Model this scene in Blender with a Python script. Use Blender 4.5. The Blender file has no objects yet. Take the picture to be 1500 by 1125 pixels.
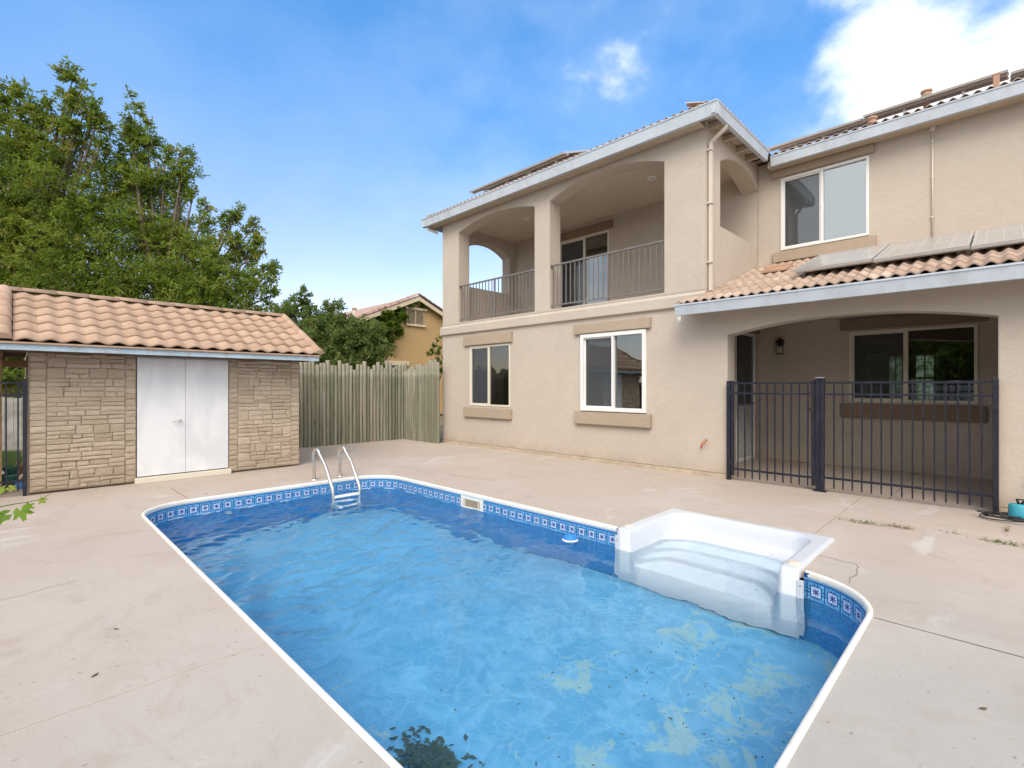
import bpy, bmesh, math, random
import numpy as np
from mathutils import Vector, Matrix, Euler
R = math.radians
rnd = random.Random(7)
S = bpy.context.scene
C = S.collection

# ------------------------------------------------------------------ camera
cam = bpy.data.cameras.new('camera'); camo = bpy.data.objects.new('camera', cam); C.objects.link(camo)
camo.location = (0, 0, 1.5); camo.rotation_euler = (R(90), 0, R(44.8))
cam.sensor_width = 36.0; cam.lens = 726 / 1500 * 36; cam.shift_y = 0.003
cam.clip_start = 0.05; cam.clip_end = 2000
S.camera = camo

# ------------------------------------------------------------------ world
SUN_EL, SUN_AZ = 45.0, 146.0      # azimuth measured clockwise from +Y
W = bpy.data.worlds.new('World'); S.world = W; W.use_nodes = True
nt = W.node_tree; nt.nodes.clear()
def wn(t, **k):
    n = nt.nodes.new(t)
    for a, b in k.items(): setattr(n, a, b)
    return n
def wl(a, b): nt.links.new(a, b)
out = wn('ShaderNodeOutputWorld'); bg = wn('ShaderNodeBackground')
sky = wn('ShaderNodeTexSky', sky_type='NISHITA', sun_disc=False)
sky.sun_elevation = R(SUN_EL); sky.sun_rotation = R(SUN_AZ); sky.air_density = 1.0; sky.dust_density = 0.6; sky.ozone_density = 2.0
tc = wn('ShaderNodeTexCoord')
sep = wn('ShaderNodeSeparateXYZ'); wl(tc.outputs['Generated'], sep.inputs[0])
def wm(op, a, b=None, c=None, clamp=False):
    n = wn('ShaderNodeMath', operation=op, use_clamp=clamp)
    for i, x in enumerate((a, b, c)):
        if x is None: continue
        if isinstance(x, (int, float)): n.inputs[i].default_value = x
        else: wl(x, n.inputs[i])
    return n.outputs[0]
# flattened cloud-plane coordinates
zz = wm('ADD', wm('MAXIMUM', sep.outputs[2], 0.0), 0.22)
cx_ = wm('DIVIDE', sep.outputs[0], zz); cy_ = wm('DIVIDE', sep.outputs[1], zz)
comb = wn('ShaderNodeCombineXYZ'); wl(cx_, comb.inputs[0]); wl(cy_, comb.inputs[1])
n1 = wn('ShaderNodeTexNoise'); n1.inputs['Scale'].default_value = 4.3; n1.inputs['Detail'].default_value = 8; n1.inputs['Roughness'].default_value = 0.55; n1.inputs['Distortion'].default_value = 0.0
off = wn('ShaderNodeVectorMath', operation='ADD'); off.inputs[1].default_value = (3.7, 1.9, 0); wl(comb.outputs[0], off.inputs[0])
v3 = wn('ShaderNodeVectorMath', operation='MULTIPLY'); wl(tc.outputs['Generated'], v3.inputs[0]); v3.inputs[1].default_value = (1, 1, 1.5)
wl(v3.outputs[0], n1.inputs['Vector'])
n2 = wn('ShaderNodeTexNoise'); n2.inputs['Scale'].default_value = 0.8; n2.inputs['Detail'].default_value = 3; n2.inputs['Roughness'].default_value = 0.5
wl(off.outputs[0], n2.inputs['Vector'])
def lobe(d, a, b):
    """soft region of sky about direction d: 1 inside cos>b, 0 outside cos<a"""
    d = Vector(d).normalized()
    v = wn('ShaderNodeVectorMath', operation='DOT_PRODUCT'); wl(tc.outputs['Generated'], v.inputs[0]); v.inputs[1].default_value = d
    m = wn('ShaderNodeMapRange', interpolation_type='SMOOTHSTEP'); wl(v.outputs['Value'], m.inputs[0])
    m.inputs[1].default_value = a; m.inputs[2].default_value = b
    return m.outputs[0]
big = lobe((0.10, 1.42, 0.80), 0.93, 0.995)          # the cumulus bank high on the right
wisp = lobe((-0.52, 0.95, 0.50), 0.955, 0.998)       # thin cloud over the balcony roof
thin = wm('MULTIPLY', lobe((-1.0, 0.35, 0.42), 0.88, 0.99), 0.18)
behind = lobe((0.70, -0.72, 0.75), -0.05, 0.62)         # unseen cloud cover added on the sun side to whiten the light
cov = wm('ADD', wm('ADD', wm('MULTIPLY', big, 0.22), wm('MULTIPLY', wisp, 0.095)), wm('MULTIPLY', behind, 0.34))
left = lobe((-1.0, 0.10, 0.6), 0.80, 0.95)
cov = wm('SUBTRACT', cov, wm('MULTIPLY', left, 0.16))
dens = wm('ADD', wm('ADD', wm('MULTIPLY', n1.outputs[0], 0.62), wm('MULTIPLY', n2.outputs[0], 0.38)), cov)
mr = wn('ShaderNodeMapRange', interpolation_type='SMOOTHSTEP'); wl(dens, mr.inputs[0]); mr.inputs[1].default_value = 0.585; mr.inputs[2].default_value = 0.78
veil = wm('MULTIPLY', wm('MULTIPLY', lobe((-0.45, 1.0, 0.52), 0.80, 0.97), 0.42), wm('MAXIMUM', wm('SUBTRACT', n1.outputs[0], 0.40), 0.0))
cl = wm('MINIMUM', wm('ADD', wm('ADD', mr.outputs[0], veil), wm('MULTIPLY', thin, wm('SUBTRACT', n1.outputs[0], 0.30))), 1.0, clamp=True)
# sky: Nishita, with the pale blue air towards the horizon
elev = wn('ShaderNodeMapRange', interpolation_type='SMOOTHERSTEP'); wl(sep.outputs[2], elev.inputs[0]); elev.inputs[1].default_value = 0.0; elev.inputs[2].default_value = 0.74
tint = wn('ShaderNodeMix', data_type='RGBA'); wl(elev.outputs[0], tint.inputs[0])
tint.inputs[6].default_value = (1.75, 1.38, 1.3, 1); tint.inputs[7].default_value = (0.66, 1.50, 1.95, 1)
mul = wn('ShaderNodeMix', data_type='RGBA', blend_type='MULTIPLY'); mul.inputs[0].default_value = 1
wl(sky.outputs[0], mul.inputs[6]); wl(tint.outputs[2], mul.inputs[7])
mixc = wn('ShaderNodeMix', data_type='RGBA'); wl(cl, mixc.inputs[0]); wl(mul.outputs[2], mixc.inputs[6]); mixc.inputs[7].default_value = (9.3, 9.5, 9.9, 1)
wl(mixc.outputs[2], bg.inputs[0]); bg.inputs[1].default_value = 0.10
wl(bg.outputs[0], out.inputs[0])

sun = bpy.data.lights.new('sun', 'SUN'); suno = bpy.data.objects.new('sun', sun); C.objects.link(suno)
sun.energy = 1.7; sun.angle = R(35); sun.color = (1.0, 0.91, 0.80)
az = R(SUN_AZ); el = R(SUN_EL)
sd = Vector((math.sin(az) * math.cos(el), math.cos(az) * math.cos(el), math.sin(el)))
suno.rotation_euler = sd.to_track_quat('Z', 'Y').to_euler(); suno.location = (0, 0, 30)

V = S.view_settings
V.view_transform = 'Standard'; V.look = 'None'; V.exposure = 0.74; V.gamma = 1; V.use_curve_mapping = False
S.render.engine = 'CYCLES'
S.cycles.use_denoising = True; S.cycles.max_bounces = 10; S.cycles.transparent_max_bounces = 24
S.cycles.sample_clamp_indirect = 6

# ------------------------------------------------------------------ materials
class NB:
    def __init__(s, name):
        s.m = bpy.data.materials.new(name); s.m.use_nodes = True; s.t = s.m.node_tree; s.t.nodes.clear()
        s.out = s.n('ShaderNodeOutputMaterial')
    def n(s, t, **k):
        n = s.t.nodes.new(t)
        for a, b in k.items(): setattr(n, a, b)
        return n
    def l(s, a, b): s.t.links.new(a, b)
    def setin(s, n, i, x):
        if x is None: return
        if hasattr(x, 'is_output') or isinstance(x, bpy.types.NodeSocket): s.l(x, n.inputs[i])
        else: n.inputs[i].default_value = x
    def M(s, op, a, b=None, c=None, clamp=False):
        n = s.n('ShaderNodeMath', operation=op, use_clamp=clamp)
        for i, x in enumerate((a, b, c)): s.setin(n, i, x)
        return n.outputs[0]
    def noise(s, vec, scale, detail=4, rough=0.5, dist=0.0):
        n = s.n('ShaderNodeTexNoise'); s.l(vec, n.inputs['Vector']); n.inputs['Scale'].default_value = scale
        n.inputs['Detail'].default_value = detail; n.inputs['Roughness'].default_value = rough; n.inputs['Distortion'].default_value = dist
        return n.outputs[0]
    def ss(s, x, a, b, lo=0.0, hi=1.0):
        n = s.n('ShaderNodeMapRange', interpolation_type='SMOOTHSTEP'); s.setin(n, 0, x); n.inputs[1].default_value = a; n.inputs[2].default_value = b
        n.inputs[3].default_value = lo; n.inputs[4].default_value = hi
        return n.outputs[0]
    def mix(s, f, a, b, blend='MIX'):
        n = s.n('ShaderNodeMix', data_type='RGBA', blend_type=blend)
        s.setin(n, 0, f)
        for i, x in ((6, a), (7, b)):
            if isinstance(x, tuple): x = tuple(x[:3]) + (1,)
            s.setin(n, i, x)
        return n.outputs[2]
    def scalevec(s, vec, sc):
        n = s.n('ShaderNodeVectorMath', operation='MULTIPLY'); s.l(vec, n.inputs[0]); n.inputs[1].default_value = sc
        return n.outputs[0]
    def geo(s): return s.n('ShaderNodeNewGeometry').outputs['Position']
    def rand(s): return s.n('ShaderNodeObjectInfo').outputs['Random']
    def bump(s, h, strength, dist, normal=None):
        n = s.n('ShaderNodeBump'); s.l(h, n.inputs['Height']); n.inputs['Strength'].default_value = strength; n.inputs['Distance'].default_value = dist
        if normal is not None: s.l(normal, n.inputs['Normal'])
        return n.outputs[0]
    def bsdf(s, col, rough=0.7, normal=None, metal=0.0, spec=None, **k):
        n = s.n('ShaderNodeBsdfPrincipled')
        s.setin(n, 'Base Color', tuple(col[:3]) + (1,) if isinstance(col, tuple) else col)
        s.setin(n, 'Roughness', rough); n.inputs['Metallic'].default_value = metal
        if spec is not None: n.inputs['Specular IOR Level'].default_value = spec
        if normal is not None: s.l(normal, n.inputs['Normal'])
        s.l(n.outputs[0], s.out.inputs[0])
        return n

def mat_basic(name, col, rough=0.6, var=0.12, nscale=3.0, bump=0.0, bscale=60.0, metal=0.0, spec=0.4, orand=0.0, bevel=0.0, streak=None, dirt=None):
    b = NB(name); p = b.geo()
    f = b.noise(p, nscale, 5, 0.6)
    lo = tuple(c * (1 - var) for c in col); hi = tuple(min(1, c * (1 + var)) for c in col)
    c = b.mix(b.ss(f, 0.3, 0.7), lo, hi)
    if orand:
        r = b.rand(); v = b.M('ADD', b.M('MULTIPLY', r, 2 * orand), 1 - orand)
        cn = b.n('ShaderNodeCombineColor')
        for i in range(3): b.l(v, cn.inputs[i])
        c = b.mix(1.0, c, cn.outputs[0], 'MULTIPLY')
    if streak:
        sv = b.scalevec(p, streak[0]); g = b.noise(sv, 1.0, 4, 0.65)
        c = b.mix(b.ss(g, 0.45, 0.75, 0, streak[2]), c, streak[1])
    if dirt:
        g = b.noise(p, dirt[0], 6, 0.7); c = b.mix(b.ss(g, 0.5, 0.72, 0, dirt[2]), c, dirt[1])
    nrm = None
    if bevel:
        bv = b.n('ShaderNodeBevel'); bv.samples = 3; bv.inputs['Radius'].default_value = bevel; nrm = bv.outputs[0]
    if bump:
        nrm = b.bump(b.noise(p, bscale, 3, 0.6), bump, 0.01, nrm)
    b.bsdf(c, rough, nrm, metal, spec)
    return b.m

M = {}
def stucco(name, col):
    b = NB(name); p = b.geo()
    f = b.noise(p, 0.7, 5, 0.6); g = b.noise(p, 5.0, 5, 0.65)
    c = b.mix(b.ss(f, 0.3, 0.7), tuple(x * 0.95 for x in col), tuple(x * 1.05 for x in col))
    c = b.mix(b.ss(g, 0.35, 0.75, 0, 0.5), c, tuple(x * y for x, y in zip(col, (0.93, 0.92, 0.90))))
    sv = b.scalevec(p, (3.0, 3.0, 0.35)); st = b.noise(sv, 1.3, 4, 0.6)
    c = b.mix(b.ss(st, 0.55, 0.8, 0, 0.35), c, tuple(x * 0.84 for x in col))
    # splash dirt just above the paving
    z = b.n('ShaderNodeSeparateXYZ'); b.l(p, z.inputs[0])
    base = b.M('MULTIPLY', b.ss(z.outputs[2], 0.02, 0.35, 1, 0), b.ss(g, 0.3, 0.7, 0.1, 0.5))
    c = b.mix(base, c, (0.36, 0.27, 0.18))
    bv = b.n('ShaderNodeBevel'); bv.samples = 3; bv.inputs['Radius'].default_value = 0.022
    h = b.M('ADD', b.noise(p, 75, 3, 0.7), b.M('MULTIPLY', b.noise(p, 14, 3, 0.5), 0.9))
    b.bsdf(c, 0.9, b.bump(h, 0.6, 0.014, bv.outputs[0]), spec=0.2)
    return b.m
M['stucco'] = stucco('stucco', (0.53, 0.46, 0.385))
M['trim'] = stucco('stucco_trim', (0.42, 0.335, 0.25))
M['trim_brown'] = stucco('stucco_brown_trim', (0.27, 0.19, 0.13))
M['ceiling'] = stucco('stucco_ceiling', (0.60, 0.52, 0.43))
M['fascia'] = mat_basic('fascia_paint', (0.50, 0.55, 0.60), 0.55, 0.06, 2.0, 0.15, 30, streak=((5, 5, 1.2), (0.36, 0.37, 0.38), 0.5))
M['shed_fascia'] = mat_basic('peeling_blue_paint', (0.40, 0.52, 0.60), 0.7, 0.12, 4.0, 0.3, 30, dirt=(7.0, (0.34, 0.29, 0.23), 0.85), streak=((2, 2, 25), (0.60, 0.66, 0.70), 0.5))
M['rafter'] = mat_basic('painted_rafter', (0.46, 0.38, 0.29), 0.7, 0.08, 3, 0.2, 30)
M['white'] = mat_basic('white_vinyl', (0.78, 0.77, 0.74), 0.4, 0.03, 2)
M['cream'] = mat_basic('cream_frame', (0.68, 0.63, 0.52), 0.45, 0.03, 2)
M['downspout'] = mat_basic('downspout_paint', (0.62, 0.55, 0.46), 0.5, 0.04, 3)
M['iron'] = mat_basic('black_iron_paint', (0.016, 0.017, 0.028), 0.42, 0.25, 9, 0.1, 60, spec=0.35, dirt=(14, (0.06, 0.06, 0.08), 0.3))
M['rail'] = mat_basic('grey_brown_rail_paint', (0.17, 0.155, 0.145), 0.42, 0.12, 9, spec=0.5)
M['steel'] = mat_basic('stainless_steel', (0.72, 0.69, 0.65), 0.34, 0.04, 6, metal=1.0)
M['alu'] = mat_basic('aluminium', (0.60, 0.58, 0.55), 0.4, 0.05, 6, metal=0.6)
M['panel_under'] = mat_basic('panel_backsheet', (0.20, 0.165, 0.13), 0.6, 0.35, 2.5)
M['terracotta'] = mat_basic('terracotta_cap', (0.42, 0.26, 0.18), 0.8, 0.12, 6, 0.3, 50)
def door_paint():
    b = NB('chalky_white_door_paint'); p = b.geo()
    g = b.noise(b.scalevec(p, (2, 2.0, 0.9)), 1.1, 5, 0.6, 0.6)
    c = b.mix(b.ss(g, 0.35, 0.7), (0.67, 0.68, 0.70), (0.79, 0.79, 0.80))
    c = b.mix(b.ss(b.noise(p, 3.2, 6, 0.7), 0.58, 0.78, 0, 0.5), c, (0.60, 0.60, 0.58))
    b.bsdf(c, 0.5, b.bump(b.noise(p, 18, 4, 0.6), 0.2, 0.006)); return b.m
M['door'] = door_paint()
def tile_mat(name, a, c2, dark):
    b = NB(name); p = b.geo(); r = b.rand()
    c = b.mix(r, a, c2)
    c = b.mix(b.ss(b.noise(p, 2.4, 5, 0.6), 0.35, 0.7, 0, 0.5), c, tuple(x * 0.82 for x in a))
    c = b.mix(b.ss(b.noise(p, 11, 6, 0.72), 0.52, 0.72, 0, 0.65), c, dark)
    b.bsdf(c, 0.85, b.bump(b.noise(p, 140, 2, 0.6), 0.6, 0.006), spec=0.2); return b.m
M['shed_tile'] = tile_mat('pink_clay_tile', (0.42, 0.285, 0.20), (0.50, 0.35, 0.25), (0.34, 0.225, 0.15))
M['roof_tile'] = tile_mat('brown_concrete_tile', (0.38, 0.27, 0.205), (0.54, 0.42, 0.335), (0.22, 0.155, 0.12))
M['far_tile'] = tile_mat('weathered_rake_tile', (0.40, 0.26, 0.21), (0.52, 0.37, 0.30), (0.30, 0.20, 0.16))
def stone():
    b = NB('split_face_stone'); p = b.geo(); r = b.rand()
    c = b.mix(r, (0.50, 0.405, 0.30), (0.63, 0.52, 0.40))
    c = b.mix(b.ss(b.noise(p, 5, 6, 0.7), 0.45, 0.75, 0, 0.6), c, (0.45, 0.35, 0.25))
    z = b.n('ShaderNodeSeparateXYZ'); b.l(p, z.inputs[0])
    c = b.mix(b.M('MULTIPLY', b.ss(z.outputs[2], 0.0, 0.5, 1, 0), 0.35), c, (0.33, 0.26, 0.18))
    h = b.M('ADD', b.noise(b.scalevec(p, (1, 1, 2.2)), 22, 6, 0.7), b.M('MULTIPLY', b.noise(p, 90, 3, 0.6), 0.4))
    b.bsdf(c, 0.92, b.bump(h, 1.0, 0.03), spec=0.15); return b.m
M['stone'] = stone()
M['mortar'] = mat_basic('stone_backing', (0.38, 0.30, 0.22), 0.95, 0.15, 6)
def concrete():
    b = NB('broom_finished_concrete'); p = b.geo()
    s3 = b.n('ShaderNodeSeparateXYZ'); b.l(p, s3.inputs[0])
    f = b.noise(p, 0.55, 6, 0.62, 0.6)
    warm = (0.445, 0.370, 0.312); cool = (0.365, 0.350, 0.322)
    side = b.ss(b.M('ADD', s3.outputs[0], b.M('MULTIPLY', f, 3.0)), -2.6, 1.0)
    near = b.ss(s3.outputs[1], 6.0, 2.5)
    c = b.mix(b.M('MULTIPLY', side, near), warm, cool)
    c = b.mix(b.ss(f, 0.42, 0.68, 0, 0.5), c, (0.50, 0.445, 0.395))
    c = b.mix(b.ss(b.noise(p, 2.3, 6, 0.7, 0.8), 0.50, 0.72, 0, 0.45), c, (0.35, 0.28, 0.22))
    c = b.mix(b.ss(b.noise(b.scalevec(p, (1.3, 0.5, 1)), 1.0, 5, 0.6, 1.0), 0.60, 0.70, 0, 0.55), c, (0.55, 0.525, 0.49))
    c = b.mix(b.ss(b.noise(p, 26, 4, 0.7), 0.45, 0.75, 0, 0.16), c, (0.33, 0.26, 0.20))
    c = b.mix(b.ss(b.noise(b.scalevec(p, (0.7, 1.9, 1)), 1.7, 7, 0.72, 1.6), 0.52, 0.66, 0, 0.38), c, (0.40, 0.335, 0.28))
    # small worn pits, elongated
    v = b.n('ShaderNodeTexVoronoi'); b.l(b.scalevec(p, (34, 19, 1)), v.inputs['Vector']); v.inputs['Scale'].default_value = 1.0
    vs = b.n('ShaderNodeSeparateColor'); b.l(v.outputs['Color'], vs.inputs[0])
    pitsize = b.ss(vs.outputs[0], 0.55, 1.0, -0.05, 0.21)
    pit = b.ss(b.M('SUBTRACT', v.outputs['Distance'], pitsize), -0.04, 0.03, 1, 0)
    patch = b.ss(b.noise(p, 1.1, 3, 0.5), 0.36, 0.52)
    zone = b.M('MULTIPLY', b.ss(s3.outputs[1], 4.6, 2.6), b.M('MULTIPLY', patch, b.ss(s3.outputs[0], -6.5, -3.0, 0.45, 1)))
    pit = b.M('MULTIPLY', pit, zone)
    c = b.mix(b.M('MULTIPLY', pit, 0.65), c, (0.24, 0.20, 0.16))
    h = b.M('ADD', b.noise(p, 110, 4, 0.7), b.M('MULTIPLY', b.noise(p, 12, 4, 0.6), 0.8))
    h = b.M('SUBTRACT', h, b.M('MULTIPLY', pit, 1.2))
    b.bsdf(c, b.ss(f, 0.3, 0.7, 0.72, 0.9), b.bump(h, 0.35, 0.006), spec=0.25); return b.m
M['concrete'] = concrete()
M['joint_light'] = mat_basic('pale_joint_sealant', (0.52, 0.45, 0.37), 0.9, 0.12, 5, 0.4, 60, dirt=(6, (0.38, 0.29, 0.21), 0.7))
M['joint_dark'] = mat_basic('dirty_joint', (0.22, 0.155, 0.11), 0.95, 0.3, 5)
M['foundation'] = mat_basic('foundation_concrete', (0.46, 0.37, 0.27), 0.9, 0.15, 4, 0.4, 40)
M['coping'] = mat_basic('white_coping', (0.74, 0.71, 0.65), 0.42, 0.04, 3, dirt=(5, (0.55, 0.44, 0.30), 0.5))
M['acrylic'] = mat_basic('white_acrylic', (0.57, 0.59, 0.625), 0.32, 0.02, 2, spec=0.5)
def log_mat():
    b = NB('weathered_green_log'); p = b.geo(); r = b.rand()
    c = b.mix(r, (0.16, 0.17, 0.115), (0.35, 0.315, 0.25))
    sv = b.scalevec(p, (14, 14, 0.7)); g = b.noise(sv, 1.5, 5, 0.7)
    c = b.mix(b.ss(g, 0.4, 0.7, 0, 0.7), c, (0.11, 0.125, 0.075))
    c = b.mix(b.ss(b.noise(b.scalevec(p, (4, 4, 0.4)), 1.3, 4, 0.6), 0.55, 0.75, 0, 0.6), c, (0.27, 0.18, 0.11))
    z = b.n('ShaderNodeSeparateXYZ'); b.l(p, z.inputs[0])
    hz = b.M('ADD', z.outputs[2], b.M('MULTIPLY', b.noise(b.scalevec(p, (9, 9, 1)), 1.0, 2), 0.25))
    top = b.ss(hz, 2.02, 2.14)                                   # bleached greyer tops above the old tie line
    c = b.mix(b.M('MULTIPLY', top, 0.75), c, (0.30, 0.28, 0.215))
    line = b.M('MULTIPLY', b.ss(hz, 1.88, 2.02), b.ss(hz, 2.03, 2.09, 1, 0))
    c = b.mix(b.M('MULTIPLY', line, 0.28), c, (0.48, 0.47, 0.40))
    b.bsdf(c, 0.9, b.bump(g, 0.7, 0.008), spec=0.2); return b.m
M['log'] = log_mat()
M['plank'] = mat_basic('grey_fence_plank', (0.36, 0.34, 0.30), 0.9, 0.25, 3, 0.4, 20, orand=0.15)
M['timber'] = mat_basic('raw_timber', (0.34, 0.22, 0.12), 0.85, 0.2, 6, 0.3, 30)
M['timber_dark'] = mat_basic('dark_timber', (0.10, 0.055, 0.03), 0.9, 0.3, 6)
M['room'] = mat_basic('interior_wall', (0.32, 0.27, 0.22), 0.9, 0.05, 1)
M['blind'] = mat_basic('window_blind', (0.42, 0.42, 0.38), 0.7, 0.04, 4)
M['far_wall'] = stucco('mustard_stucco', (0.44, 0.29, 0.135))
M['far_trim'] = mat_basic('pale_yellow_trim', (0.56, 0.47, 0.32), 0.8, 0.06, 4)
M['soil'] = mat_basic('dry_ground', (0.17, 0.13, 0.085), 0.95, 0.3, 0.8, 0.5, 20, dirt=(0.6, (0.07, 0.10, 0.035), 0.9))
M['grass'] = mat_basic('grass_blade', (0.075, 0.13, 0.03), 0.7, 0.3, 6)
M['bark'] = mat_basic('bark', (0.13, 0.10, 0.075), 0.95, 0.3, 9, 0.7, 30)
def flat(name, col, rough=0.5, metal=0.0, spec=0.4): M[name] = mat_basic(name, col, rough, 0.08, 8, metal=metal, spec=spec)
flat('black_plastic', (0.018, 0.018, 0.02)); flat('pump_blue', (0.05, 0.33, 0.42)); flat('teal_pot', (0.10, 0.36, 0.30)); flat('blue_lid', (0.07, 0.25, 0.55))
flat('float_blue', (0.03, 0.22, 0.72), 0.35); flat('orange_plastic', (0.52, 0.11, 0.05)); flat('brass', (0.45, 0.36, 0.25), 0.4, 0.6); flat('grey_plastic', (0.10, 0.10, 0.12)); flat('tan_branch', (0.35, 0.2, 0.1))
flat('cup_cream', (0.64, 0.58, 0.46)); flat('skimmer_dark', (0.30, 0.24, 0.16)); flat('dry_weed', (0.22, 0.17, 0.06), 0.9); flat('debris', (0.10, 0.08, 0.04), 0.9)
M['lamp_glass'] = mat_basic('frosted_lamp_glass', (0.55, 0.50, 0.38), 0.35, 0.05, 4)

flat('sunk_leaves', (0.045, 0.075, 0.06), 0.9)
def glass(name, refl, tint=(0.62, 0.66, 0.66)):
    b = NB(name)
    tr = b.n('ShaderNodeBsdfTransparent'); tr.inputs[0].default_value = (*tint, 1)
    gl = b.n('ShaderNodeBsdfGlossy'); gl.inputs['Roughness'].default_value = 0.015; gl.inputs[0].default_value = (0.93, 0.96, 0.96, 1)
    p = b.geo(); nr = b.bump(b.noise(p, 1.6, 2, 0.5), 0.12, 0.02); b.l(nr, gl.inputs['Normal'])
    fr = b.n('ShaderNodeFresnel'); fr.inputs[0].default_value = 1.5
    f = b.M('MINIMUM', b.M('ADD', b.M('MULTIPLY', fr.outputs[0], 1.6), refl), 1.0)
    mx = b.n('ShaderNodeMixShader'); b.l(f, mx.inputs[0]); b.l(tr.outputs[0], mx.inputs[1]); b.l(gl.outputs[0], mx.inputs[2])
    b.l(mx.outputs[0], b.out.inputs[0]); return b.m
M['glass'] = glass('window_glass', 0.08)
M['glass_up'] = glass('bright_window_glass', 0.26, (0.45, 0.5, 0.5))
def screen():
    b = NB('insect_screen'); tr = b.n('ShaderNodeBsdfTransparent'); df = b.n('ShaderNodeBsdfDiffuse'); df.inputs[0].default_value = (0.10, 0.11, 0.12, 1)
    mx = b.n('ShaderNodeMixShader'); mx.inputs[0].default_value = 0.5; b.l(tr.outputs[0], mx.inputs[1]); b.l(df.outputs[0], mx.inputs[2]); b.l(mx.outputs[0], b.out.inputs[0]); return b.m
M['screen'] = screen()
def pvcell():
    b = NB('solar_cells'); p = b.geo()
    sv = b.n('ShaderNodeSeparateXYZ'); b.l(p, sv.inputs[0])
    fx = b.M('FRACT', b.M('MULTIPLY', sv.outputs[0], 1 / 0.168)); ln = b.M('GREATER_THAN', b.M('ABSOLUTE', b.M('SUBTRACT', fx, 0.5)), 0.482)
    fy = b.M('FRACT', b.M('MULTIPLY', sv.outputs[1], 1 / 0.21)); ln2 = b.M('GREATER_THAN', b.M('ABSOLUTE', b.M('SUBTRACT', fy, 0.5)), 0.485)
    c = b.mix(b.M('MAXIMUM', ln, ln2), (0.10, 0.105, 0.115), (0.5, 0.5, 0.48))
    # pale sky reflection painted over the cell colour
    c = b.mix(b.ss(b.noise(p, 1.5, 5, 0.6), 0.2, 0.8, 0.50, 0.66), c, (0.52, 0.48, 0.43))
    n = b.bsdf(c, 0.22, spec=0.7); return b.m
M['pv'] = pvcell()
def emis(name, col, st):
    b = NB(name); e = b.n('ShaderNodeEmission'); e.inputs[0].default_value = (*col, 1); e.inputs[1].default_value = st; b.l(e.outputs[0], b.out.inputs[0]); M[name] = b.m
emis('room_light', (1.0, 0.62, 0.28), 2.5)
def garden_view():
    b = NB('glowing_garden_pane'); p = b.geo(); f = b.noise(p, 7, 4, 0.6)
    e = b.n('ShaderNodeEmission'); b.l(b.mix(b.ss(f, 0.4, 0.62), (0.10, 0.16, 0.06), (0.42, 0.50, 0.38)), e.inputs[0]); e.inputs[1].default_value = 0.45  # pane glows by emission in place of daylight on the garden beyond
    b.l(e.outputs[0], b.out.inputs[0]); return b.m
M['garden_view'] = garden_view()

def leafmat(name, a, c2, warm, trans=0.5):
    b = NB(name)
    at = b.n('ShaderNodeAttribute'); at.attribute_name = 'tone'
    c = b.mix(b.ss(at.outputs['Fac'], 0.0, 0.75), a, c2); c = b.mix(b.ss(at.outputs['Fac'], 0.78, 1.0), c, warm)
    df = b.n('ShaderNodeBsdfPrincipled'); b.l(c, df.inputs['Base Color']); df.inputs['Roughness'].default_value = 0.5; df.inputs['Specular IOR Level'].default_value = 0.35
    tl = b.n('ShaderNodeBsdfTranslucent'); b.l(b.mix(0.5, c, (0.30, 0.36, 0.04)), tl.inputs[0])
    mx = b.n('ShaderNodeMixShader'); mx.inputs[0].default_value = trans
    b.l(df.outputs[0], mx.inputs[1]); b.l(tl.outputs[0], mx.inputs[2]); b.l(mx.outputs[0], b.out.inputs[0]); return b.m
M['leaf_a'] = leafmat('ash_leaf', (0.095, 0.165, 0.022), (0.200, 0.265, 0.034), (0.30, 0.26, 0.06))
M['leaf_b'] = leafmat('bright_ash_leaf', (0.110, 0.185, 0.024), (0.230, 0.305, 0.040), (0.33, 0.30, 0.07))
M['leaf_c'] = leafmat('grey_green_leaf', (0.085, 0.145, 0.040), (0.170, 0.235, 0.070), (0.25, 0.25, 0.09))
M['leaf_vine'] = leafmat('vine_leaf', (0.075, 0.15, 0.018), (0.14, 0.22, 0.025), (0.20, 0.22, 0.04))
M['leaf_grape'] = leafmat('grape_leaf', (0.09, 0.20, 0.01), (0.17, 0.30, 0.02), (0.30, 0.33, 0.05), 0.5)

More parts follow.
